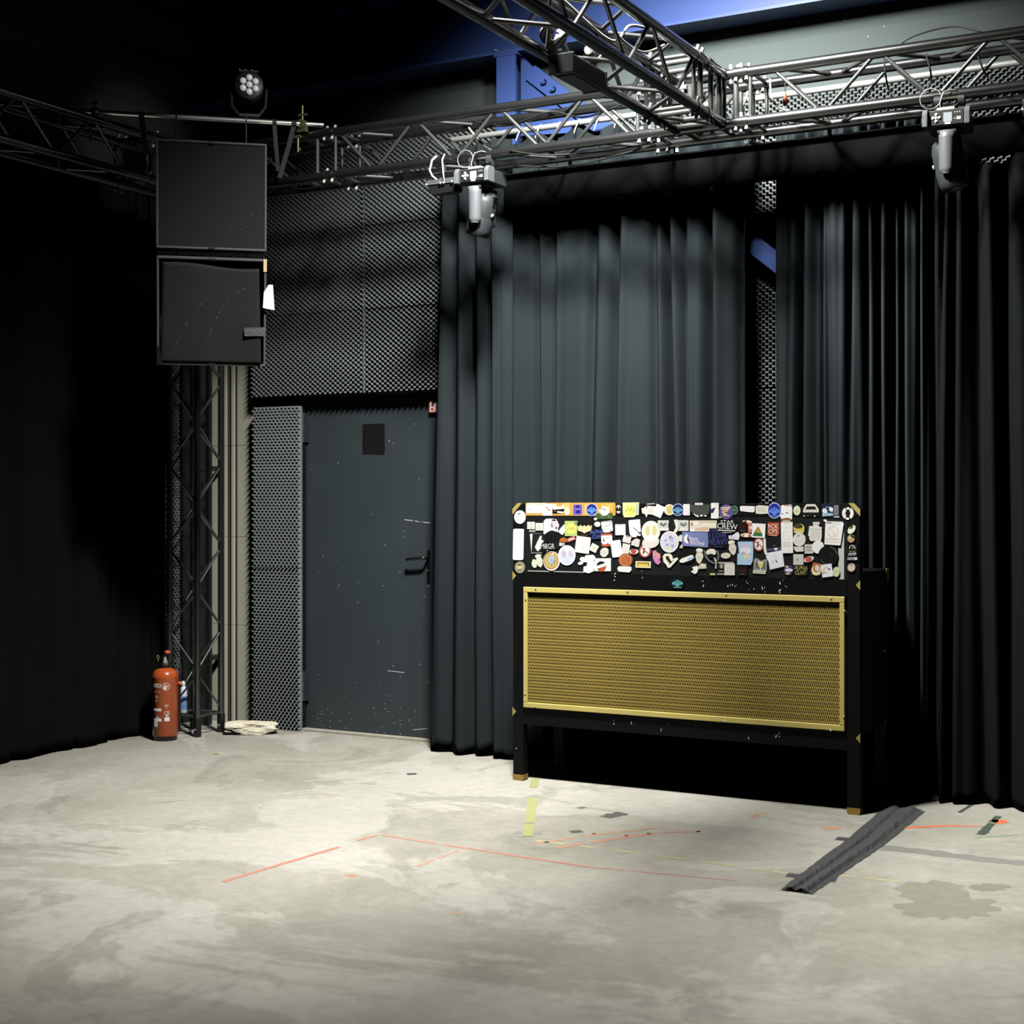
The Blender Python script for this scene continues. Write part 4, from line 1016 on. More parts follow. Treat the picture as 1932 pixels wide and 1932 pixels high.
# ------------------------------------------------------------------ curtains
def curtain(name, label, pts, Y, folds, z_top, nx=220, nz=56, m=None, amp=0.018, freq=7, seed=0, swap=False, hem=0.012, scallop=0.0, depth_k=1.0, group='black stage curtains'):
    """pts = (x_left_top, x_right_top, x_left_bottom, x_right_bottom); folds = (x_top, x_bottom, half width, depth)"""
    r = random.Random(seed)
    ph = [r.uniform(0, 6.28) for _ in range(8)]
    xlt, xrt, xlb, xrb = pts
    v, f = [], []
    for j in range(nz + 1):
        t = j / nz                       # 0 bottom, 1 top
        xl, xr = xlb + (xlt - xlb) * t, xrb + (xrt - xrb) * t
        for i in range(nx + 1):
            u = i / nx
            x = xl + (xr - xl) * u
            y = amp * math.sin(freq * 6.28 * u + ph[0] + 0.5 * math.sin(2.2 * t + ph[1])) * (0.6 + 0.4 * t)
            y += amp * 0.45 * math.sin(freq * 2.3 * 6.28 * u + ph[2] + 1.1 * t) * (0.35 + 0.65 * t * t)
            y += amp * 0.9 * math.sin(1.7 * 6.28 * u + ph[3]) 
            y += amp * 0.35 * math.sin(3.1 * t * 3.14 + ph[4] + 9 * u) * math.sin(freq * 0.8 * 6.28 * u + ph[5])
            for xt, xb, hw_, d_ in folds:
                xc = xb + (xt - xb) * t
                q = (x - xc) / hw_
                if abs(q) < 4:
                    y += d_ * depth_k * math.exp(-q * q) - d_ * depth_k * 0.5 * math.exp(-((q - 2.0) / 1.1) ** 2) * (0.5 + 0.5 * t)
            z = hem + 0.012 * math.sin(2 * 6.28 * u + ph[6]) + 0.006 * math.sin(5 * 6.28 * u + ph[7])
            z = z + (z_top - z) * t
            if scallop and t > 0.9:
                z -= scallop * (t - 0.9) / 0.1 * (0.5 - 0.5 * math.cos(6.28 * 6 * u)) 
            v.append((y, x, z) if swap else (x, y, z))
    for j in range(nz):
        for i in range(nx):
            a = j * (nx + 1) + i
            q = (a, a + 1, a + nx + 2, a + nx + 1)
            f.append(q if not swap else q[::-1])
    o = MB().add(v, f, 0, True).build(name, m or M_CURT, None, (Y, 0, 0) if swap else (0, Y, 0))
    s = o.modifiers.new('cloth', 'SOLIDIFY')
    s.thickness = 0.003
    s.offset = 0
    return tag(o, label, 'curtain', group)
X = lambda px, Y=7.17: on_wall(px, 600, Y).x
xw = lambda *a: [(X(t), X(b), w_ * 1.35, d_ * 1.7) for t, b, w_, d_ in a]
curtain('stage_curtain', 'narrow dark curtain hanging beside the steel door', (X(828, 7.06), X(962, 7.06), X(806, 7.06), X(965, 7.06)), 7.08,
        xw((868, 858, .030, .035), (905, 900, .022, .045), (940, 940, .014, .05)), 3.38, 120, amp=.014, freq=3, seed=4)
curtain('stage_curtain', 'widest lit dark curtain hanging behind the left part of the booth', (X(938), X(1404), X(938), X(1409)), 7.18,
        xw((1008, 1012, .012, .022), (1045, 1030, .010, .02), (1120, 1100, .02, .03), (1165, 1138, .022, .055), (1230, 1236, .014, .02), (1250, 1270, .018, .06), (1285, 1295, .012, .025), (1333, 1330, .02, .06), (1392, 1394, .016, .03)), 3.42, 320, amp=.014, freq=4, seed=9, scallop=.05)
curtain('stage_curtain', 'closely pleated dark curtain just right of the foam gap', (X(1459), X(1790), X(1457), X(1790)), 7.2,
        xw((1483, 1478, .010, .03), (1509, 1500, .014, .045), (1544, 1548, .010, .045), (1556, 1562, .012, .035), (1600, 1590, .014, .05), (1627, 1632, .014, .05), (1652, 1655, .012, .05), (1680, 1675, .010, .04), (1697, 1700, .012, .045), (1732, 1728, .010, .05), (1762, 1758, .010, .05)), 3.3, 300, amp=.02, freq=9, seed=2, scallop=.04)
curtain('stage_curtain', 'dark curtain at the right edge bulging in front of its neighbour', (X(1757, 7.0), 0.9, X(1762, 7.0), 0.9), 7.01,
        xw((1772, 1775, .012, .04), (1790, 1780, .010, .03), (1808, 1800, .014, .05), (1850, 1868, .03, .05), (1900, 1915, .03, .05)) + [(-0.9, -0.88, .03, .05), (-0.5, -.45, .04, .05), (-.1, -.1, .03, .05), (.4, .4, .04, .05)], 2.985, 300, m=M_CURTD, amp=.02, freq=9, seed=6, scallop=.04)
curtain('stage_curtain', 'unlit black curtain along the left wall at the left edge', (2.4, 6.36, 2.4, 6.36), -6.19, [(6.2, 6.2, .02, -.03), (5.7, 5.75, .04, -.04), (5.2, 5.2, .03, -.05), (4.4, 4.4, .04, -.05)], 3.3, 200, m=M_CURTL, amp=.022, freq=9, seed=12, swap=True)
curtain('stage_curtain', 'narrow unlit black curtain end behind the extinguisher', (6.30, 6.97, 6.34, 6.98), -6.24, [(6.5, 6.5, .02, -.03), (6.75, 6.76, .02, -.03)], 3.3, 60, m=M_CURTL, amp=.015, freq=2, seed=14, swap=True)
# track beam in front of the curtain heads, suspension pipe and ties
pb = MB()
pb.bb(-3.9, 1.0, 7.03, 7.04, 3.0, 3.17).bb(-3.9, 1.0, 7.00, 7.07, 3.162, 3.17).bb(-3.9, 1.0, 7.02, 7.06, 2.992, 3.0)
for x in (-3.5, -2.9, -2.1, -1.3, -0.5):
    pb.bb(x - 0.01, x + 0.01, 7.03, 7.04, 3.17, 3.21).bb(x - 0.01, x + 0.01, 6.80, 7.04, 3.20, 3.21)
tag(pb.build('curtain_track', mat('track_black', (12, 13, 13), 0.95, vary=0.2, spec=0.06), bevel=0.002), 'black curtain track beam running under the back truss', 'track')
cp = MB().tube((-4.35, 7.2, 3.45), (1.0, 7.2, 3.45), 0.016, 12)
tag(cp.build('curtain_pipe', M_STEEL), 'pale thin pipe carrying the curtain heads behind the truss', 'pipe')
tie = MB()
for i in range(13):
    x = -3.88 + i * 0.118 if i < 13 else 0
    tie.path([(x, 7.2, 3.47), (x + .006, 7.175, 3.45), (x, 7.15, 3.41), (x - .004, 7.14, 3.38)], 0.0035, 5)
t_ = tie.build('curtain_ties', M_WHITE)
t_['kind'] = 'stuff'
tag(t_, 'short white ties lashing the curtain heads to their pipe', 'ties')

# ------------------------------------------------------------------ hanging speakers
E_ = Vector((math.cos(math.radians(41)), math.sin(math.radians(41)), 0))
def speaker(label, cx, cy, zc, w_, h_, d_, tilt, worn):
    t = thing('loudspeaker', label, 'speaker', (cx, cy, zc), 0, 'hanging loudspeakers')
    t.rotation_euler = Matrix.Rotation(math.radians(41), 4, 'Z').to_3x3().to_4x4().to_euler()
    t.rotation_euler = (math.radians(tilt), 0, math.radians(41))
    wall = 0.012
    c = MB()
    c.bb(-w_ / 2, w_ / 2, 0, d_, h_ / 2 - wall, h_ / 2).bb(-w_ / 2, w_ / 2, 0, d_, -h_ / 2, -h_ / 2 + wall)
    c.bb(-w_ / 2, -w_ / 2 + wall, 0, d_, -h_ / 2 + wall, h_ / 2 - wall).bb(w_ / 2 - wall, w_ / 2, 0, d_, -h_ / 2 + wall, h_ / 2 - wall)
    c.bb(-w_ / 2 + wall, w_ / 2 - wall, d_ - 0.01, d_, -h_ / 2 + wall, h_ / 2 - wall)
    c.build('cabinet', M_CAB, t, bevel=0.003)
    if not worn:
        g = MB().bb(-w_ / 2 + wall, w_ / 2 - wall, 0.006, 0.02, -h_ / 2 + wall, h_ / 2 - wall).build('grille', M_GRILLE, t)
    else:            # the foam front has come loose: wavy edges, one corner hanging
        nx, nz = 26, 26
        v, f = [], []
        for j in range(nz + 1):
            for i in range(nx + 1):
                u, q = i / nx, j / nz
                x = -w_ / 2 + 0.018 + (w_ - 0.042 - 0.014 * q) * u + 0.012 * q * (1 - u)
                top = h_ / 2 - 0.036 + 0.010 * math.sin(u * 5.2 + .6) - 0.008 * u
                z = -h_ / 2 + 0.012 + (top + h_ / 2 - 0.012) * q
                y = -0.004 - 0.012 * math.exp(-((u - 1) * 5) ** 2 - ((q - .35) * 4) ** 2) - 0.006 * math.sin(u * 7) * q
                v.append((x, y, z))
        for j in range(nz):
            for i in range(nx):
                a = j * (nx + 1) + i
                f.append((a, a + 1, a + nx + 2, a + nx + 1))
        g = MB().add(v, f, 0, True).build('grille', M_GRILLE, t)
        so = g.modifiers.new('thick', 'SOLIDIFY')
        so.thickness = 0.008
        so.offset = -1
    for s in (-1, 1):
        MB().bb(-0.016, 0.016, -0.006, 0.004, s * (h_ / 2 - 0.008) - 0.005, s * (h_ / 2 - 0.008) + 0.005).build('clip', M_BLACK, t)
    sc = MB()
    r = random.Random(5 + worn)
    def speck(x, z, s):
        y = 0.0052 if not worn else -0.017
        sc.add([(x - s, y, z), (x, y, z - s * .7), (x + s, y, z), (x, y, z + s * .7)], [(0, 1, 2, 3)])
    if worn:
        for (x0, z0), (x1, z1), (xm, zm), n_ in (((-.19, -.19), (.0, .09), (-.12, -.02), 60), ((-.02, -.15), (.16, .13), (.02, .03), 60)):
            for k in range(n_):
                q = r.random()
                x = (1 - q) ** 2 * x0 + 2 * q * (1 - q) * xm + q * q * x1
                z = (1 - q) ** 2 * z0 + 2 * q * (1 - q) * zm + q * q * z1
                speck(x + r.gauss(0, .003), z + r.gauss(0, .003), r.uniform(.0006, .002))
    else:
        for k in range(46):
            q = r.random()
            speck(.13 + r.gauss(0, .035) + (q > .6) * .07, -.14 + r.gauss(0, .02) + (q > .6) * .05, r.uniform(.0006, .0018))
        for k in range(40):
            speck(r.uniform(-.26, .26), r.uniform(-.27, .27), r.uniform(.0005, .0012))
    o = sc.build('scuffs', mat('scuff_grey', (120, 116, 100), 0.9), t)
    o['kind'] = 'stuff'
    return t
SX, SY = -5.059, 6.0
speaker('upper of the two square black loudspeakers hanging in the left corner', SX, SY, 2.991, 0.563, 0.556, 0.34, 4, 0)
LS = speaker('lower black loudspeaker with loose front foam, tilted down under its twin', SX + .01, SY - .012, 2.385, 0.555, 0.555, 0.26, 11, 1)
pp = MB().prism([(0.272, 0.03), (0.276, 0.11), (0.30, 0.15), (0.322, 0.15), (0.332, 0.02), (0.30, 0.025)], 0.003, Matrix(((1, 0, 0, -0.012), (0, 0, 1, -0.022), (0, 1, 0, 0), (0, 0, 0, 1))))
o = pp.build('paper_tag', mat('paper_white', (246, 243, 240), 0.7), LS)
o['label'] = 'torn white paper on the right edge'
tpp = MB().prism([(0.165, -0.075), (0.166, -0.118), (0.272, -0.116), (0.278, -0.07)], 0.003, Matrix(((1, 0, 0, 0), (0, 0, 1, -0.024), (0, 1, 0, 0), (0, 0, 0, 1))))
tpp.build('tape_patch', M_TAPE, LS)
MB().bb(0.262, 0.279, -0.004, 0.02, 0.215, 0.2785).build('worn_corner', mat('bare_wood', (196, 176, 126), 0.8), LS)
MB().prism([(-0.277, -0.277), (-0.25, -0.277), (-0.262, -0.20), (-0.28, -0.16)], 0.004, Matrix(((1, 0, 0, 0), (0, 0, 1, -0.012), (0, 1, 0, 0), (0, 0, 0, 1)))).build('loose_flap', M_BLACKM, LS)

# pipe across the truss corner, clamps, straps, ceiling wash light
PA, PB2 = Vector((-5.79, 5.74, 3.462)), Vector((-4.80, 6.62, 3.462))
pd = (PB2 - PA).normalized()
tag(MB().tube(PA, PB2, 0.0135, 14).build('suspension_pipe', M_CHROME), 'shiny scaffold pipe laid across the truss corner above the speakers', 'pipe')
def clamp(label, c, kind=0):
    t = thing('pipe_clamp', label, 'clamp', c)
    m = MB().tube((0, -0.02, 0), (0, 0.02, 0), 0.024, 14).bb(-0.03, 0.03, -0.012, 0.012, -0.045, -0.02)
    m.build('clamp_body', M_BRASS, t, bevel=0.002)
    MB().tube((0, 0, 0.02), (0, 0, 0.10), 0.005, 8).bb(-0.028, 0.028, -0.005, 0.005, 0.045, 0.055).build('bolt', M_BRASS, t)
    MB().tube((-0.03, 0, -0.07), (-0.03, 0, -0.15), 0.0065, 8).tube((-0.05, 0, -0.066), (-0.012, 0, -0.066), 0.010, 8).path([(-0.03, 0, -0.12), (-0.018, 0, -0.13), (-0.012, 0, -0.145)], 0.0035, 6).build('bolt', M_BRASS, t)
    return t
clamp('brass coloured pipe clamp near the right end of the suspension pipe', (-4.885, 6.545, 3.462))
clamp('dim pipe clamp at the left end of the suspension pipe', (-5.70, 5.82, 3.462))
def strap(label, a, b, w_):
    a, b = Vector(a), Vector(b)
    mb = MB()
    u = Vector((0.755, 0.656, 0)) * w_ / 2
    n_ = Vector((0.656, -0.755, 0)) * 0.0015
    pts = [a, a.lerp(b, .35) + Vector((0, 0, -.01)), a.lerp(b, .7), b]
    v = []
    for p in pts:
        v += [p - u + n_, p + u + n_, p + u - n_, p - u - n_]
    f = []
    for i in range(3):
        for k in range(4):
            f.append((i * 4 + k, i * 4 + (k + 1) % 4, i * 4 + 4 + (k + 1) % 4, i * 4 + 4 + k))
    f += [(3, 2, 1, 0), (12, 13, 14, 15)]
    mb.add(v, f)
    # loop round the pipe
    c = Vector((a.x, a.y, 3.462))
    mb.tube(c - u, c + u, 0.0165, 14)
    tag(mb.build('strap', mat('black_webbing', (34, 37, 38), 0.8)), label, 'strap', 'straps from the suspension pipe')
p1 = PA + pd * 1.165
strap('loose black webbing strap slanting down to the right of the upper speaker', (p1.x, p1.y, 3.45), (p1.x - .05, p1.y - .06, 3.16), .026)
p2 = PA + pd * 1.06
strap('black webbing strap hanging straight down behind the upper speaker', (p2.x, p2.y, 3.45), (p2.x + .01, p2.y + .02, 3.2), .022)
p3 = PA + pd * 0.36
strap('dim webbing strap at the left of the upper speaker', (p3.x, p3.y, 3.45), (p3.x + .02, p3.y + .02, 3.25), .03)
for s in (-0.18, 0.18):          # flying wires that carry the speakers
    c = Vector((SX, SY, 0)) + E_ * s + Vector((-.656, .755, 0)) * 0.12
    tag(MB().tube((c.x, c.y, 3.45), (c.x, c.y, 3.262), 0.004, 8).build('steel_wire', M_BLACK), 'steel wire carrying the %s side of the upper loudspeaker' % ('left' if s < 0 else 'right'), 'wire')
    tag(MB().tube((c.x, c.y, 2.72), (c.x + .0, c.y, 2.66), 0.004, 8).build('steel_wire', M_BLACK), 'short steel wire between the two loudspeakers, %s side' % ('left' if s < 0 else 'right'), 'wire')

WL = thing('wash_light', 'black moving wash light with seven round lenses above the speakers', 'stage light', (-5.10, 6.355, 3.4755))
WL.rotation_euler = (0, 0, math.radians(39))
MB().bb(-0.055, 0.055, -0.03, 0.05, 0.004, 0.02).build('base', M_BLACK, WL, bevel=0.003)
y_ = MB().prism([(-0.06, 0.012), (-0.094, 0.06), (-0.10, 0.16), (-0.088, 0.16), (-0.083, 0.066), (-0.053, 0.024), (0.053, 0.024), (0.083, 0.066), (0.088, 0.16), (0.10, 0.16), (0.094, 0.06), (0.06, 0.012)], 0.03, Matrix(((1, 0, 0, 0), (0, 0, 1, -0.015), (0, 1, 0, 0), (0, 0, 0, 1))))
y_.build('yoke', M_BLACKG, WL)
RX = Matrix.Rotation(math.radians(90), 3, 'X')
hd_ = MB().lathe([(0.04, -0.11), (0.068, -0.08), (0.078, -0.02), (0.078, 0.055), (0.07, 0.062), (0.0, 0.062)], 24, (0, 0, 0.165), RX)
hd_.build('head', M_BLACK, WL)
for k in range(7):
    a = math.radians(90 + 60 * (k - 1))
    x, z = (0, 0) if k == 0 else (0.038 * math.cos(a), 0.038 * math.sin(a))
    lm = MB().lathe([(0.0185, 0.0), (0.0185, 0.006), (0.016, 0.012), (0.009, 0.0165), (0.0, 0.018)], 18, (x, -0.062, 0.165 + z), RX)
    lm.build('lens', mat('lens_glass', (250, 252, 244), 0.3, vary=0.3, scale=60), WL)
for x in (-0.05, -0.02, 0.015):
    MB().lathe([(0.004, 0), (0.003, 0.004), (0, 0.005)], 8, (x, -0.05, 0.247)).build('screw', M_STEEL, WL)
MB().bb(-0.05, 0.05, -0.05, 0.03, 0.238, 0.247).build('bracket', M_BLACK, WL)

# ------------------------------------------------------------------ moving heads under the back truss
def moving_head(label, x, y, z_top, yaw, head_rot, flip):
    t = thing('moving_head', label, 'stage light', (x, y, z_top), yaw, 'moving head lights under the back truss')
    b = MB().bb(-0.088, 0.088, -0.10, 0.10, -0.072, 0.0).build('base', M_DKGREY, t, bevel=0.006)
    for s in (-1, 1):
        q = MB().prism([(-0.036, -0.074), (0.036, -0.074), (0.036, 0.004), (-0.02, 0.004), (-0.036, -0.02)], 0.022,
                       Matrix(((0, 0, 1, s * 0.088 - 0.011), (1, 0, 0, -0.085), (0, 1, 0, 0), (0, 0, 0, 1)))).build('corner_bumper', M_SILVER, t, bevel=0.003)
    pn = MB().bb(-0.07, 0.07, -0.1025, -0.099, -0.066, -0.008).build('display_panel', M_BLACK, t)
    MB().bb(-0.012, 0.024, -0.105, -0.1022, -0.056, -0.016).build('screen', mat('lcd_grey', (150, 158, 162), 0.3), pn)
    MB().bb(-0.006, 0.018, -0.1045, -0.1022, -0.066, -0.058).build('status_label', M_WHITE, pn)
    for dx, dz in ((0, .014), (0, -.014), (.013, 0), (-.013, 0), (0, 0)):
        MB().lathe([(0.0075, 0), (0.0065, 0.004), (0, 0.005)], 10, (-0.042 + dx, -0.1022, -0.036 + dz), RX).build('button', M_WHITE, pn)
    for dx, dz in ((.036, -.018), (.046, -.018), (.056, -.018), (.034, -.045)):
        MB().lathe([(0.003, 0), (0.0, 0.002)], 8, (dx, -0.1022, dz), RX).build('led', M_WHITE, pn)
    MB().bb(0.043, 0.06, -0.105, -0.1022, -0.05, -0.038).build('button', M_WHITE, pn)
    MB().lathe([(0.05, -0.088), (0.062, -0.08), (0.062, -0.072)], 20).build('pan_bearing', M_BLACK, t)
    yk = thing if False else None
    yo = MB()
    w_ = 0.037
    prof = [(-w_, 0.0), (-w_ * .72, -0.02), (-w_ * .3, -0.03), (w_ * .3, -0.03), (w_ * .72, -0.02), (w_, 0.0), (w_ * .8, 0.012), (-w_ * .8, 0.012)]
    o1 = MB()
    for s in (-1, 1):
        v = []
        for z, k in ((-0.09, 1.0), (-0.12, 1.0), (-0.25, .96), (-0.268, .82), (-0.274, .5)):
            v += [(px_ * k, s * (0.075 - py_ * (k * .5 + .5)) if s > 0 else -(0.075 - py_ * (k * .5 + .5)), z) for px_, py_ in prof]
        n_ = len(prof)
        fs = []
        for j in range(4):
            for i in range(n_):
                q = (j * n_ + i, j * n_ + (i + 1) % n_, (j + 1) * n_ + (i + 1) % n_, (j + 1) * n_ + i)
                fs.append(q if s > 0 else q[::-1])
        fs.append([4 * n_ + i for i in range(n_)])
        fs.append([i for i in range(n_)])
        a = MB().add(v, fs, 0, True)
        a.build('yoke_arm', M_SILVER, t)
    MB().bb(-0.04, 0.04, -0.09, 0.09, -0.10, -0.085).build('yoke', M_DKGREY, t, bevel=0.004)
    # barrel-shaped head between the arms
    Mh = Matrix.Rotation(math.radians(head_rot), 3, 'Y')
    pr = [(0.0, 0.118), (0.035, 0.113), (0.056, 0.095), (0.066, 0.06), (0.068, 0.0), (0.066, -0.02)]
    h1 = MB().lathe(pr, 24, (0, 0, -0.215), Mh)
    hh = h1.build('head_shell', M_DKGREY, t)
    h2 = MB().lathe([(0.066, -0.02), (0.068, -0.035), (0.064, -0.085), (0.059, -0.112), (0.05, -0.115), (0.046, -0.10), (0.0, -0.098)], 24, (0, 0, -0.215), Mh)
    h2.build('head_barrel', M_DKGREY, t)
    sp_ = MB()
    for k in (-1, 1):
        sp_.lathe([(0.012, 0), (0.010, 0.006), (0, 0.007)], 12, Vector((0, 0, -0.215)) + Mh @ Vector((k * 0.066, -0.012, 0.0)), Mh @ Matrix.Rotation(math.radians(90 * k), 3, 'Y'))
    sp_.build('tilt_lock', M_STEEL, t)
    vt = MB()
    for k in range(5):
        c = Vector((0, 0, -0.215)) + Mh @ Vector((0.052, 0, 0.045 + k * 0.012))
        vt.box(c, (0.03, 0.05, 0.004), 0, Mh)
    vt.build('vent', M_BLACK, t)
    # hook clamps up to the truss chord and safety wire
    for s in (-0.05, 0.05):
        MB().bb(s - 0.012, s + 0.012, -0.012, 0.012, 0.0, 0.035).tube((s - 0.014, 0, 0.058), (s + 0.014, 0, 0.058), 0.030, 16).build('hook_clamp', M_DKGREY, t)
    MB().bb(-0.045, 0.03, -0.07, -0.02, 0.0, 0.016).build('power_plug', mat('ivory', (236, 230, 206), 0.5), t, bevel=0.003)
    wp = [Vector((-0.03, -0.05, 0.0)), Vector((-0.035, -0.052, 0.04)), Vector((-0.02, -0.045, 0.09)), Vector((0.01, -0.03, 0.10)), Vector((0.035, -0.03, 0.092))]
    MB().path(wp, 0.0022, 6).path([(-0.075 + .045 * math.cos(a), -0.045, 0.065 + .045 * math.sin(a)) for a in [i * 6.28 / 20 for i in range(21)]], 0.0016, 5).build('safety_wire', M_STEEL, t)
    return t
moving_head('grey moving head light hanging in front of the curtain edge, left one', -3.775, TY, 3.089, 0, 16, 1)
moving_head('grey moving head light at the right edge, lit from its left', -1.43, TY, 3.089, math.radians(4), -12, 0)

def finned_flood(label, loc, yaw, s=1.0):
    t = thing('flood_light', label, 'stage light', loc, yaw)
    t.rotation_euler = (math.radians(6), 0, yaw)
    MB().prism([(-0.085, 0.0), (0.085, 0.0), (0.075, -0.045), (-0.06, -0.052)], 0.09, Matrix(((1, 0, 0, 0), (0, 0, 1, -0.045), (0, 1, 0, 0), (0, 0, 0, 1)))).build('housing', M_BLACK, t, bevel=0.003)
    MB().bb(-0.09, 0.09, -0.05, 0.05, 0.0, 0.007).build('rim', M_SILVER, t, bevel=0.002)
    for k in range(15):
        MB().bb(-0.08 + k * 0.0107, -0.077 + k * 0.0107, -0.04, 0.04, 0.007, 0.027).build('fin', M_SILVER, t)
    MB().path([(-0.09, 0, -0.02), (-0.092, 0, 0.05), (-0.06, 0, 0.062), (0.06, 0, 0.062), (0.092, 0, 0.05), (0.09, 0, -0.02)], 0.005, 6).build('bracket', M_DKGREY, t)
    MB().tube((0, 0, 0.062), (0, 0, 0.1), 0.008, 8).build('hook', M_DKGREY, t)
    MB().path([(-0.03, -0.02, 0.02), (-0.05, -0.045, 0.045), (-0.06, -0.05, 0.075), (-0.05, -0.05, 0.10), (-0.045, -0.045, 0.125), (-0.025, -0.03, 0.145)], 0.0055, 7).path([(0.022, -0.045, 0.0), (0.02, -0.05, 0.06), (0.016, -0.045, 0.12), (0.016, -0.02, 0.15)], 0.004, 6).build('white_tie', M_WHITE, t)
    for x in (-0.085, -0.0, 0.02, 0.07):
        MB().lathe([(0.009, 0), (0.007, 0.008), (0, 0.01)], 8, (x, -0.05, 0.003), RX).build('screw', M_CHROME, t)
    return t
finned_flood('small black flood light with silver fins and white ties left of a moving head', (-3.99, TY - 0.01, 3.045), 0)
finned_flood('small finned flood light cut off by the right edge', (-1.03, TY, 3.06), 0)

# LED bar under the overhead truss
SB = thing('strobe_bar', 'long black strobe light hanging below the overhead truss', 'stage light', (-2.60, 5.30, 3.105))
MB().bb(-0.05, 0.05, -0.15, 0.15, -0.036, 0.036).build('housing', M_BLACK, SB, bevel=0.006)
MB().bb(-0.033, 0.033, -0.12, 0.12, -0.040, -0.0355).build('lens_cover', mat('strobe_lens', (120, 118, 96), 0.3), SB)
for s in (-1, 1):
    MB().bb(-0.054, 0.054, s * 0.15 - 0.007, s * 0.15 + 0.007, -0.040, 0.040).build('end_cap', M_DKGREY, SB, bevel=0.004)
MB().bb(-0.058, -0.05, -0.15, -0.12, 0.0, 0.14).bb(-0.058, 0.0, -0.15, -0.12, 0.05, 0.06).build('bracket', M_SILVER, SB)
MB().bb(0.0, 0.03, 0.08, 0.11, 0.04, 0.13).tube((0.015, 0.06, 0.11), (0.015, 0.13, 0.11), 0.02, 10).tube((0.03, 0.095, 0.06), (0.07, 0.095, 0.1), 0.008, 8).build('hook_clamp', M_STEEL, SB)
wr = MB()
r = random.Random(8)
for k in range(3):
    wr.path([(-0.05 + .03 * math.cos(a + k) + .01 * k, -0.19 + .05 * a / 6.28 + .02 * k, 0.115 + .03 * math.sin(a + k)) for a in [i * 6.28 / 10 for i in range(11)]], 0.009, 6)
wr.build('taped_plug', M_WHITE, SB)
MB().tube((-0.03, -0.20, 0.15), (-0.03, -0.17, 0.15), 0.012, 10).build('plug_ring', mat('plug_red', (200, 70, 50), 0.5), SB)

# small lamp holders inside the truss corner
oc = thing('orange_plug', 'small orange plug dangling inside the lit back truss', 'plug', (-2.225, 6.74, 3.315))
MB().lathe([(0.0, 0), (0.010, 0.004), (0.013, 0.02), (0.009, 0.045), (0.005, 0.06)], 12, (0, 0, -0.05)).build('plug_body', mat('plug_orange', (176, 84, 30), 0.5), oc)
MB().tube((0, 0, 0.008), (0, 0, 0.087), 0.003, 6).build('cord', M_BLACK, oc)
tk = thing('truss_junction_box', 'black box with clamps fixed inside the truss corner', 'box', (-2.66, 6.5, 3.30))
MB().bb(-0.02, 0.10, -0.05, 0.05, -0.04, 0.05).build('box_body', M_BLACK, tk, bevel=0.004)
MB().tube((0.02, -0.06, 0.03), (0.06, -0.06, 0.03), 0.012, 8).tube((0.04, -0.06, 0.0), (0.04, -0.06, 0.06), 0.007, 8).build('clamp', M_STEEL, tk)

# ------------------------------------------------------------------ cables
def cable(label, pts, r_=0.0045, m=None):
    pts = [Vector(p) for p in pts]
    out = []
    for i in range(len(pts) - 1):     # Catmull-Rom
        p0, p1, p2, p3 = pts[max(i - 1, 0)], pts[i], pts[i + 1], pts[min(i + 2, len(pts) - 1)]
        for k in range(8):
            t = k / 8
            out.append(0.5 * ((2 * p1) + (p2 - p0) * t + (2 * p0 - 5 * p1 + 4 * p2 - p3) * t * t + (3 * p1 - p0 - 3 * p2 + p3) * t ** 3))
    out.append(pts[-1])
    return tag(MB().path(out, r_, 7).build('cable', m or M_BLACK), label, 'cable')
M_CAB2 = mat('grey_cable', (150, 150, 146), 0.5)
t0, t1 = TZ, TZ + TS
cable('thin black cable arching above the right part of the back truss', [(-1.72, TY + .1, t1 + .02), (-1.62, TY + .1, t1 + .08), (-1.45, TY + .1, t1 + .10), (-1.33, TY + .08, t1 + .06), (-1.25, TY + .06, t1 + .028)])
cable('black cable loop hanging in the right part of the back truss', [(-1.75, TY + .12, t1), (-1.72, TY + .12, t0 + .08), (-1.62, TY + .1, t0 + .03), (-1.54, TY + .12, t0 + .10), (-1.56, TY + .12, t1)])
cable('second black cable loop near the right moving head', [(-1.35, TY + .14, t1), (-1.30, TY + .14, t0 + .10), (-1.22, TY + .12, t0 + .05), (-1.12, TY + .14, t0 + .12), (-1.1, TY + .14, t1)])
cable('cable coil lying on the lower tubes right of the truss corner', [(-2.2, TY + .1, t0 + .035), (-2.0, TY + .14, t0 + .04), (-1.8, TY + .08, t0 + .045), (-1.6, TY + .15, t0 + .04), (-1.4, TY + .1, t0 + .035)], 0.008)
cable('pale cable drooping inside the back truss just right of the corner', [(-2.3, TY + .16, t1), (-2.28, TY + .15, t0 + .12), (-2.2, TY + .14, t0 + .06), (-2.05, TY + .14, t0 + .02), (-1.9, TY + .16, t0 + .03)], 0.005, M_CAB2)
cable('black cable running along the top of the back truss beside the corner', [(-2.5, TY + .05, t1 + .03), (-2.3, TY + .12, t1 + .05), (-2.1, TY + .1, t1 + .035), (-1.9, TY + .14, t1 + .03)], 0.006)
cable('black cable sagging in the back truss left of the corner', [(-3.9, TY + .12, t1 - .01), (-3.7, TY + .12, t1 - .06), (-3.45, TY + .12, t1 - .02), (-3.25, TY + .12, t1 - .07), (-3.0, TY + .12, t1 - .02)])
cable('pale cable bending down inside the back truss near the blue column', [(-3.95, TY + .16, t1 - .03), (-3.88, TY + .15, t0 + .12), (-3.78, TY + .14, t0 + .05), (-3.6, TY + .12, t0 + .02)], 0.006, M_CAB2)
cable('long black cable drooping under the back truss', [(-3.7, TY + .2, t0 - .02), (-3.4, TY + .22, t0 - .05), (-3.1, TY + .2, t0 - .03), (-2.9, TY + .2, t0)], 0.005)
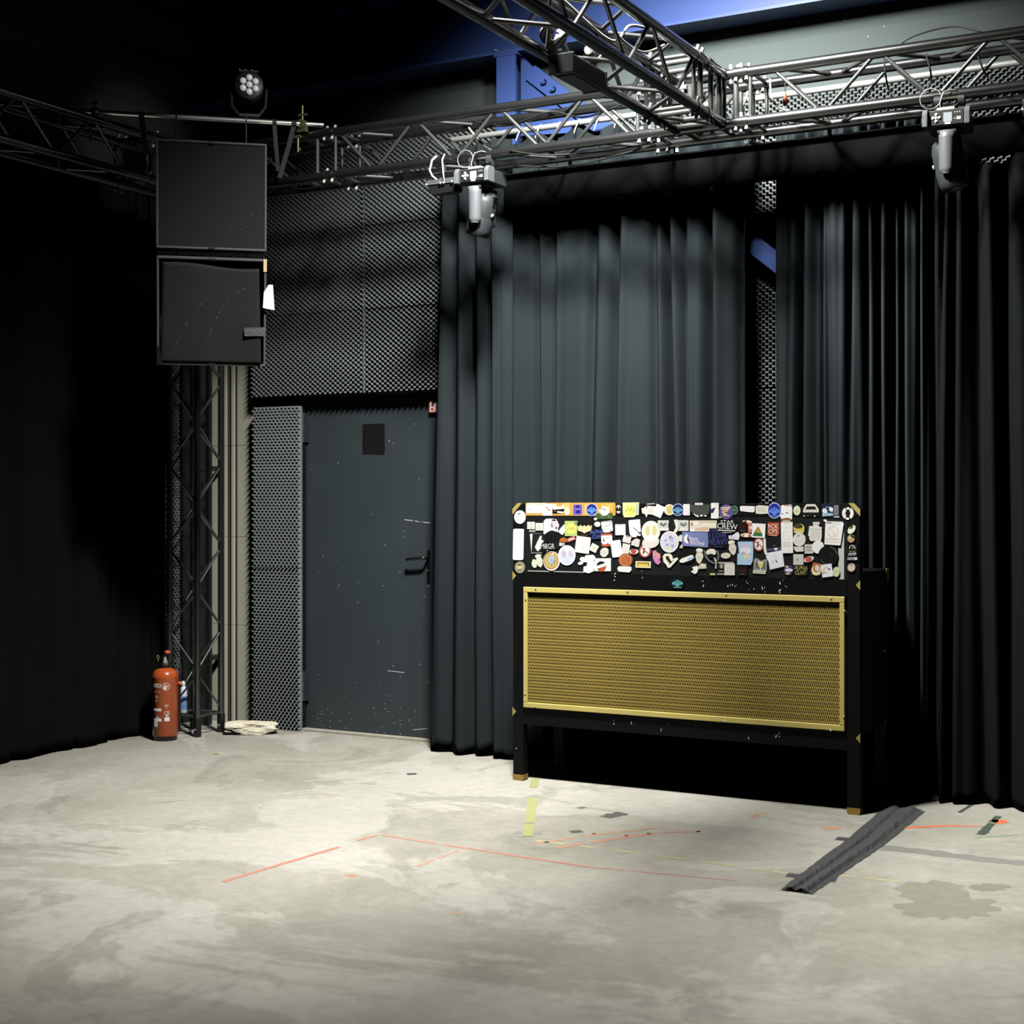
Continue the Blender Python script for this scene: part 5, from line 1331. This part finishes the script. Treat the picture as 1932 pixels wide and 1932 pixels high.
cable('white cable looping inside the overhead truss', [(-2.62, 5.0, t1), (-2.60, 5.2, t1 - .05), (-2.55, 5.5, t1 - .12), (-2.52, 5.62, t1 - .03), (-2.50, 5.8, t1)], 0.006, M_CAB2)
cable('grey cable hanging between the chords of the overhead truss', [(-2.5, 5.3, t1), (-2.52, 5.5, t1 - .10), (-2.5, 5.7, t1 - .12), (-2.5, 5.95, t1 - .02)], 0.0045, M_CAB2)
cable('white cable tied vertically to the overhead truss', [(-2.60, 5.05, t1 + .02), (-2.605, 5.06, t1 - .08), (-2.62, 5.08, t0 + .05), (-2.64, 5.10, t0 - .02)], 0.006, M_CAB2)
cable('thin cable drooping at the dark left end of the back truss', [(-5.0, TY, t0 - .03), (-4.9, TY, t0 - .055), (-4.75, TY, t0 - .045), (-4.6, TY + .0, t0 - .02)], 0.003)
cable('black power cable along the front lower tube of the back truss', [(-3.6, TY - .03, t0 + .0), (-3.4, TY - .01, t0 - .04), (-3.1, TY + .04, t0 - .045), (-2.8, TY + .04, t0 - .03)], 0.004)

# ------------------------------------------------------------------ fire extinguisher
FX = thing('fire_extinguisher', 'red fire extinguisher standing on the floor at the foot of the truss tower', 'extinguisher', (-6.0, 6.70, 0))
R_ = 0.076
MB().lathe([(0.066, 0.0), (0.068, 0.004), (0.068, 0.022)], 28).build('base_ring', M_BLACK, FX)
bd_ = MB().lathe([(0.05, 0.018), (0.068, 0.02), (R_, 0.034), (R_, 0.37), (R_ + .0006, 0.372), (R_, 0.374), (R_ - .001, 0.385), (0.066, 0.405), (0.05, 0.418), (0.024, 0.425), (0.022, 0.432)], 40).build('cylinder_body', M_RED, FX)
MB().lathe([(0.028, 0.43), (0.03, 0.436), (0.03, 0.452), (0.02, 0.458), (0.018, 0.475), (0.0, 0.476)], 20).build('valve', M_BLACK, FX)
MB().bb(-0.03, 0.012, -0.012, 0.012, 0.47, 0.495).build('valve_block', M_BLACK, FX, bevel=0.004)
TO = (Vector((0, 0, 0)) - Vector((-6.0, 6.70, 0))).normalized()      # towards the room
aim = math.atan2(TO.y, TO.x)
def local(a_deg, rr, z):
    a = aim + math.radians(a_deg)
    return (rr * math.cos(a), rr * math.sin(a), z)
MB().prism([(-0.012, 0.455), (0.012, 0.455), (0.006, 0.49), (-0.004, 0.49)], 0.02, Matrix(((math.sin(aim), 0, math.cos(aim), 0), (-math.cos(aim), 0, math.sin(aim), 0), (0, 1, 0, 0), (0, 0, 0, 1)))).build('collar_label', M_STEEL, FX)
# lever and red push knob
MB().bb(-0.012, 0.03, -0.011, 0.011, 0.49, 0.512).build('lever', M_BLACK, FX, bevel=0.004)
MB().lathe([(0.016, 0.508), (0.018, 0.514), (0.018, 0.522), (0.012, 0.526), (0, 0.527)], 18, (0.012, 0.004, 0)).build('push_knob', mat('knob_red', (206, 84, 60), 0.4), FX)
c = Vector(local(-70, 0.045, 0.49))
MB().path([c + Vector((0, 0.009 * math.cos(a), 0.011 * math.sin(a))) for a in [i * 6.2832 / 14 for i in range(14)]], 0.0025, 6, closed=True).tube(c + Vector((0, 0, -.012)), c + Vector((0, 0, -.024)), 0.004, 8).build('safety_pin', M_BRASS, FX)
MB().path([local(95, .03, .452), local(95, .06, .46), local(92, .085, .44), local(90, .088, .40), local(90, .083, .34), local(90, .0815, .10), local(90, .082, .06)], 0.007, 8).build('hose', M_BLACK, FX)
MB().tube(local(88, .074, .335), local(88, .094, .325), 0.012, 10).build('hose_clip', M_RED, FX)
pr_ = MB()
def patch(a0, a1, z0, z1, mi=0, rr=0.0006):
    n_ = max(1, int(abs(a1 - a0) / 6))
    v = []
    for i in range(n_ + 1):
        a = a0 + (a1 - a0) * i / n_
        v += [local(a, R_ + rr, z0), local(a, R_ + rr, z1)]
    pr_.add(v, [(2 * i, 2 * i + 2, 2 * i + 3, 2 * i + 1) for i in range(n_)], mi, True)
def frame_(a0, a1, z0, z1, ta, tz):
    patch(a0, a1, z0, z0 + tz); patch(a0, a1, z1 - tz, z1); patch(a0, a0 + ta, z0, z1); patch(a1 - ta, a1, z0, z1)
frame_(-62, -20, 0.318, 0.338, 3, 0.004)
for a in (-55, -46, -38):
    patch(a, a + 5, 0.324, 0.332)
patch(-56, -20, 0.292, 0.2932)
for z, a0, a1 in ((0.285, -50, -45), (0.264, -50, -36), (0.256, -48, -33), (0.24, -48, -35), (0.232, -47, -42), (0.163, -52, -47), (0.148, -46, -36), (0.14, -44, -26), (0.135, -44, -28)):
    patch(a0, a1, z, z + 0.003)
patch(-58, -18, 0.178, 0.194)
patch(-58, -17, 0.118, 0.135)
patch(-58, -36, 0.086, 0.118)
patch(-4, 18, 0.1195, 0.142)
for z, a0, a1 in ((0.212, -4, 14), (0.205, -3, 2), (0.205, 5, 9), (0.199, 3, 8), (0.150, 0, 14), (0.154, -1, 15), (0.146, 1, 13)):
    patch(a0, a1, z, z + 0.0024)
def on_body(x, z, a_c, zc):
    a = a_c + math.degrees(x / R_)
    return local(a, R_ + 0.0006, zc + z)
vs_, fs = text_mesh('CE', 0.026)
pr_.add([on_body(v[0], v[1], 6, 0.168) for v in vs_], fs, 0)
for q in ringstrip(0, 0, 0.044, 0.044, 0.0024, n_=28):
    pr_.add([on_body(x, z, 2, 0.322) for x, z in q], [(0, 1, 2, 3)], 0)
for poly in ([(-.015, -.012), (-.004, -.018), (.004, -.014), (.001, -.002), (-.006, .004), (-.012, .0)], [(-.012, .006), (.004, .006), (.004, .0105), (-.012, .0105)], [(.001, -.001), (.013, -.001), (.013, .004), (.001, .004)], [(.004, -.010), (.011, -.004), (.004, -.005)]):
    pr_.add([on_body(x, z, 2, 0.322) for x, z in poly], [list(range(len(poly)))], 0)
pr_.build('printed_label', M_WHITE, FX)

# spray bottle on the tower's lowest rungs
bt = thing('spray_bottle', 'small white and blue bottle standing inside the truss tower', 'bottle', (-6.06, 6.93, 0.128))
MB().lathe([(0.026, 0), (0.028, 0.004), (0.028, 0.13), (0.02, 0.15), (0.011, 0.158), (0.011, 0.17)], 20).build('bottle_body', mat('bottle_white', (206, 214, 226), 0.4), bt)
MB().lathe([(0.0285, 0.02), (0.0285, 0.10)], 20).build('bottle_label', mat('bottle_blue', (110, 140, 190), 0.4, vary=0.5, scale=40), bt)
MB().lathe([(0.013, 0.168), (0.013, 0.19), (0, 0.192)], 14).build('cap', M_WHITE, bt)
# rubble slab
def rubble():
    bm = bmesh.new()
    bmesh.ops.create_icosphere(bm, subdivisions=5, radius=1.0)
    r = random.Random(2)
    from mathutils import noise
    for v in bm.verts:
        p = v.co.copy()
        q = Vector((max(-1, min(1, p.x * 1.25)), max(-1, min(1, p.y * 1.3)), max(-1, min(1, p.z * 1.5))))
        n_ = noise.noise(q * 1.4) + 0.5 * noise.noise(q * 3.5) + 0.2 * noise.noise(q * 9)
        k = 1 + 0.13 * n_
        v.co = Vector((q.x * 0.155 * k, q.y * 0.065 * k, q.z * 0.034 * (1 + .1 * noise.noise(q * 2.0)) - 0.006 * q.x))
    me = bpy.data.meshes.new('rubble_slab')
    bm.to_mesh(me)
    bm.free()
    me.materials.append(mat('limestone', (226, 216, 192), 0.9, vary=0.35, scale=45, bump=0.35, bscale=60))
    return me
o = place('rubble_slab', rubble(), None, (-5.70, 7.13, 0.036), rot=(0, 0, math.radians(39)))
tag(o, 'rough pale slab of stone lying on the floor by the foam strip', 'stone')

# ------------------------------------------------------------------ marks and tape on the floor
def quadstrip(px_pts, w0, w1=None, z=0.0012, jag=0.0, seed=0, n_=10):
    """flat ragged strip along pixel waypoints, width in metres"""
    P_ = [on_floor(*p) for p in px_pts]
    w1 = w0 if w1 is None else w1
    r = random.Random(seed)
    v = []
    seg = []
    for i in range(len(P_) - 1):
        for k in range(n_):
            seg.append(P_[i].lerp(P_[i + 1], k / n_))
    seg.append(P_[-1])
    for i, p in enumerate(seg):
        a, b = seg[max(i - 1, 0)], seg[min(i + 1, len(seg) - 1)]
        d = (b - a).normalized()
        s = Vector((-d.y, d.x, 0))
        w_ = w0 + (w1 - w0) * i / (len(seg) - 1)
        v += [p + s * w_ / 2 * (1 + r.uniform(-jag, jag)) + Vector((0, 0, z)), p - s * w_ / 2 * (1 + r.uniform(-jag, jag)) + Vector((0, 0, z))]
    return v, [(2 * i, 2 * i + 1, 2 * i + 3, 2 * i + 2) for i in range(len(seg) - 1)]
FLOOR = bpy.data.objects['floor']
def paint(name, rgb, strips, label=None, broken=0.0, seed=0, z=0.0008, k=1.0):
    mb = MB()
    r = random.Random(seed)
    for i, s in enumerate(strips):
        v, f = quadstrip(*s, z=z, jag=.25, seed=seed + i)
        f = [q for q in f if r.random() > broken]
        mb.add(v, f)
    o = mb.build(name, mat('floor_%02x%02x%02x' % rgb, rgb, 0.7, vary=0.25, scale=25, k=k), FLOOR)
    if label:
        o['label'] = label
    return o
paint('paint_line', (196, 128, 112), [([(420, 1664), (640, 1598)], .02), ([(674, 1586), (712, 1576)], .02)], 'faded red line at the left')
paint('paint_line', (190, 134, 118), [([(722, 1576), (890, 1602), (1110, 1636)], .018), ([(1110, 1636), (1240, 1648), (1390, 1662)], .014, .006)], 'faded red line across the floor', .05, 3)
paint('paint_line', (206, 150, 124), [([(1010, 1592), (1130, 1574), (1242, 1562)], .016)], None, .1, 5)
paint('paint_line', (206, 146, 124), [([(1050, 1600), (1180, 1580), (1235, 1573)], .024), ([(1250, 1571), (1322, 1569)], .018)], None, .05, 6)
paint('paint_line', (200, 150, 130), [([(785, 1635), (865, 1605)], .02, .01)], None, .1, 8)
paint('paint_line', (198, 192, 140), [([(1010, 1586), (1300, 1622), (1500, 1650)], .02), ([(1545, 1648), (1720, 1666)], .015)], None, .2, 9)
paint('paint_line', (222, 120, 76), [([(1705, 1562), (1790, 1558), (1855, 1559)], .035, .012)], 'orange line at the right', 0, 10)
paint('paint_patch', (222, 110, 70), [([(1872, 1550), (1900, 1550)], .09, .06)], None, 0, 11)
paint('paint_patch', (212, 150, 120), [([(1555, 1564), (1588, 1562)], .05, .03)], None, 0, 12)
paint('paint_patch', (214, 130, 100), [([(655, 1651), (672, 1653)], .02)], None, 0, 13)
paint('paint_patch', (206, 160, 120), [([(1418, 1544), (1430, 1536), (1446, 1532)], .03, .015)], None, .3, 14)
paint('paint_patch', (200, 160, 130), [([(848, 1722), (868, 1724)], .02)], None, 0, 15)
paint('paint_line', (70, 84, 70), [([(1884, 1540), (1870, 1555), (1850, 1575)], .03, .04)], None, .1, 16)
paint('paint_line', (120, 170, 112), [([(1838, 1581), (1880, 1578), (1932, 1574)], .014, .008)], None, .1, 17)
paint('paint_patch', (96, 160, 80), [([(1730, 1510), (1745, 1505), (1760, 1501)], .08, .04)], None, 0, 18)
paint('paint_line', (70, 72, 70), [([(1836, 1517), (1810, 1533)], .02)], None, 0, 19)
paint('paint_line', (60, 62, 60), [([(1735, 1506), (1700, 1528)], .02)], None, .2, 20)
paint('stain', (134, 136, 128), [([(1640, 1596), (1780, 1612), (1932, 1630)], .10, .08)], None, .0, 21, .0005)
def stain(rgb, cx, cy, w_, h_, seed, z):
    pts = ell(cx, cy, w_, h_, 26, 0, .22, seed)
    v = [on_floor(x, y) + Vector((0, 0, z)) for x, y in pts]
    MB().add(v, [list(range(len(v) - 1, -1, -1))]).build('stain', mat('stain_%d' % seed, rgb, 0.7, vary=0.2, scale=20), FLOOR)
stain((136, 134, 120), 1868, 1674, 70, 14, 22, .0006)
stain((142, 140, 126), 1752, 1682, 130, 40, 23, .0004)
stain((140, 138, 124), 1790, 1712, 180, 44, 24, .0005)
for i, (a, b, w_) in enumerate(((((1140, 1542), (1177, 1534)), None, .07), (((1076, 1570), (1098, 1568)), None, .05), (((1092, 1525), (1104, 1523)), None, .03), (((768, 1461), (786, 1460)), None, .04), (((972, 1570), (1022, 1571)), None, .05))):
    pr2 = paint('tape_scrap', ((92, 90, 84), (96, 96, 90), (110, 108, 100), (70, 70, 66), (150, 148, 140))[i], [(a, w_)], None, 0, 30 + i)
for i, (x, y) in enumerate(((1121, 1573), (1224, 1573), (1182, 1577), (1318, 1569))):
    paint('paint_chip', (120, 50, 40), [([(x - 4, y), (x + 4, y)], .02)], None, 0, 40 + i)
# yellow-green marking tape
def tape(label, strips, rgb, mname, z=0.0015):
    mb = MB()
    for i, s in enumerate(strips):
        v, f = quadstrip(*s, z=z, jag=.08, seed=50 + i, n_=6)
        mb.add(v, f)
        mb.add([(p.x, p.y, 0.0002) for p in v], [])
    o = mb.build('marking_tape', mat(mname, rgb, 0.6, vary=0.15, scale=40))
    so = o.modifiers.new('thick', 'SOLIDIFY')
    so.thickness = 0.0008
    return tag(o, label, 'tape')
tape('broken yellow-green tape line leading under the left end of the booth', [([(1026, 1434), (1011, 1459)], .05), ([(1011, 1468), (1006, 1486)], .04), ([(1004, 1506), (1002, 1530), (1000, 1553)], .045), ([(998, 1556), (996, 1578)], .045)], (166, 168, 116), 'yellow_tape')
# gaffer taped cable run
def cable_ramp():
    A_ = [(1704, 1528), (1636, 1590), (1566, 1640), (1503, 1684)]
    c = [on_floor(*p) for p in A_]
    w_ = [.19, .15, .125, .115]
    v, f = [], []
    pts, ws = [], []
    for i in range(3):
        for k in range(14):
            t = k / 14
            pts.append(c[i].lerp(c[i + 1], t)); ws.append(w_[i] + (w_[i + 1] - w_[i]) * t)
    pts.append(c[-1]); ws.append(w_[-1])
    prof = [(-.5, .001), (-.40, .004), (-.28, .016), (-.16, .016), (-.08, .007), (.02, .009), (.12, .018), (.26, .018), (.36, .006), (.5, .001)]
    r = random.Random(4)
    n_ = len(prof)
    for i, p in enumerate(pts):
        a, b = pts[max(i - 1, 0)], pts[min(i + 1, len(pts) - 1)]
        d = (b - a).normalized()
        s = Vector((-d.y, d.x, 0))
        for u, h_ in prof:
            v.append(p + s * (u * ws[i] * (1 + r.uniform(-.04, .04))) + Vector((0, 0, max(.0008, h_ * (1 + r.uniform(-.15, .15))))))
    for i in range(len(pts) - 1):
        for k in range(n_ - 1):
            q = (i * n_ + k, i * n_ + k + 1, (i + 1) * n_ + k + 1, (i + 1) * n_ + k)
            f.append(q)
    o = MB().add(v, f, 0, False).mesh('cable_run', M_TAPE)
    t = place('taped_cable_run', o)
    s2 = t.modifiers.new('thick', 'SOLIDIFY')
    s2.thickness = 0.001
    tag(t, 'cable run under dark grey gaffer tape on the floor right of the booth', 'taped cables')
    e = MB()
    for s, wd in (([(1578, 1582), (1598, 1584)], .06), ([(1630, 1588), (1655, 1590)], .05), ([(1484, 1651), (1506, 1653)], .06), ([(1540, 1658), (1578, 1661)], .06), ([(1668, 1526), (1738, 1529)], .05)):
        vv, ff = quadstrip(s, wd, z=.0012, jag=.05)
        e.add(vv, ff)
    e.build('cross_tape', M_TAPE, t)
    q_ = MB()
    vv, ff = quadstrip([(1682, 1527), (1608, 1588), (1545, 1634), (1484, 1680)], .06, .045, z=.003, jag=.12, seed=77)
    q_.add(vv, ff)
    q_.build('side_tape', M_TAPE, t)
    ce = MB()
    p, d = pts[-1], (pts[-1] - pts[-2]).normalized()
    for k in (-.035, .03):
        s = Vector((-d.y, d.x, 0)) * k
        ce.tube(p + s + Vector((0, 0, .008)) - d * .05, p + s + Vector((0, 0, .008)) + d * .004, .007, 8)
    ce.build('cable_end', M_BLACK, t)
cable_ramp()
# crumbs of rubble and a yellow leaf-like scrap by the door
sc_ = on_floor(400, 1423)
o = MB().add([(0, 0, .002), (.03, .01, .004), (.05, .0, .002), (.035, .03, .006), (.01, .035, .003)], [(0, 1, 3, 4), (1, 2, 3)]).build('scrap', mat('scrap_yellow', (196, 176, 90), 0.8), None, sc_)
tag(o, 'tiny yellow scrap on the floor in front of the rubble slab', 'scrap')
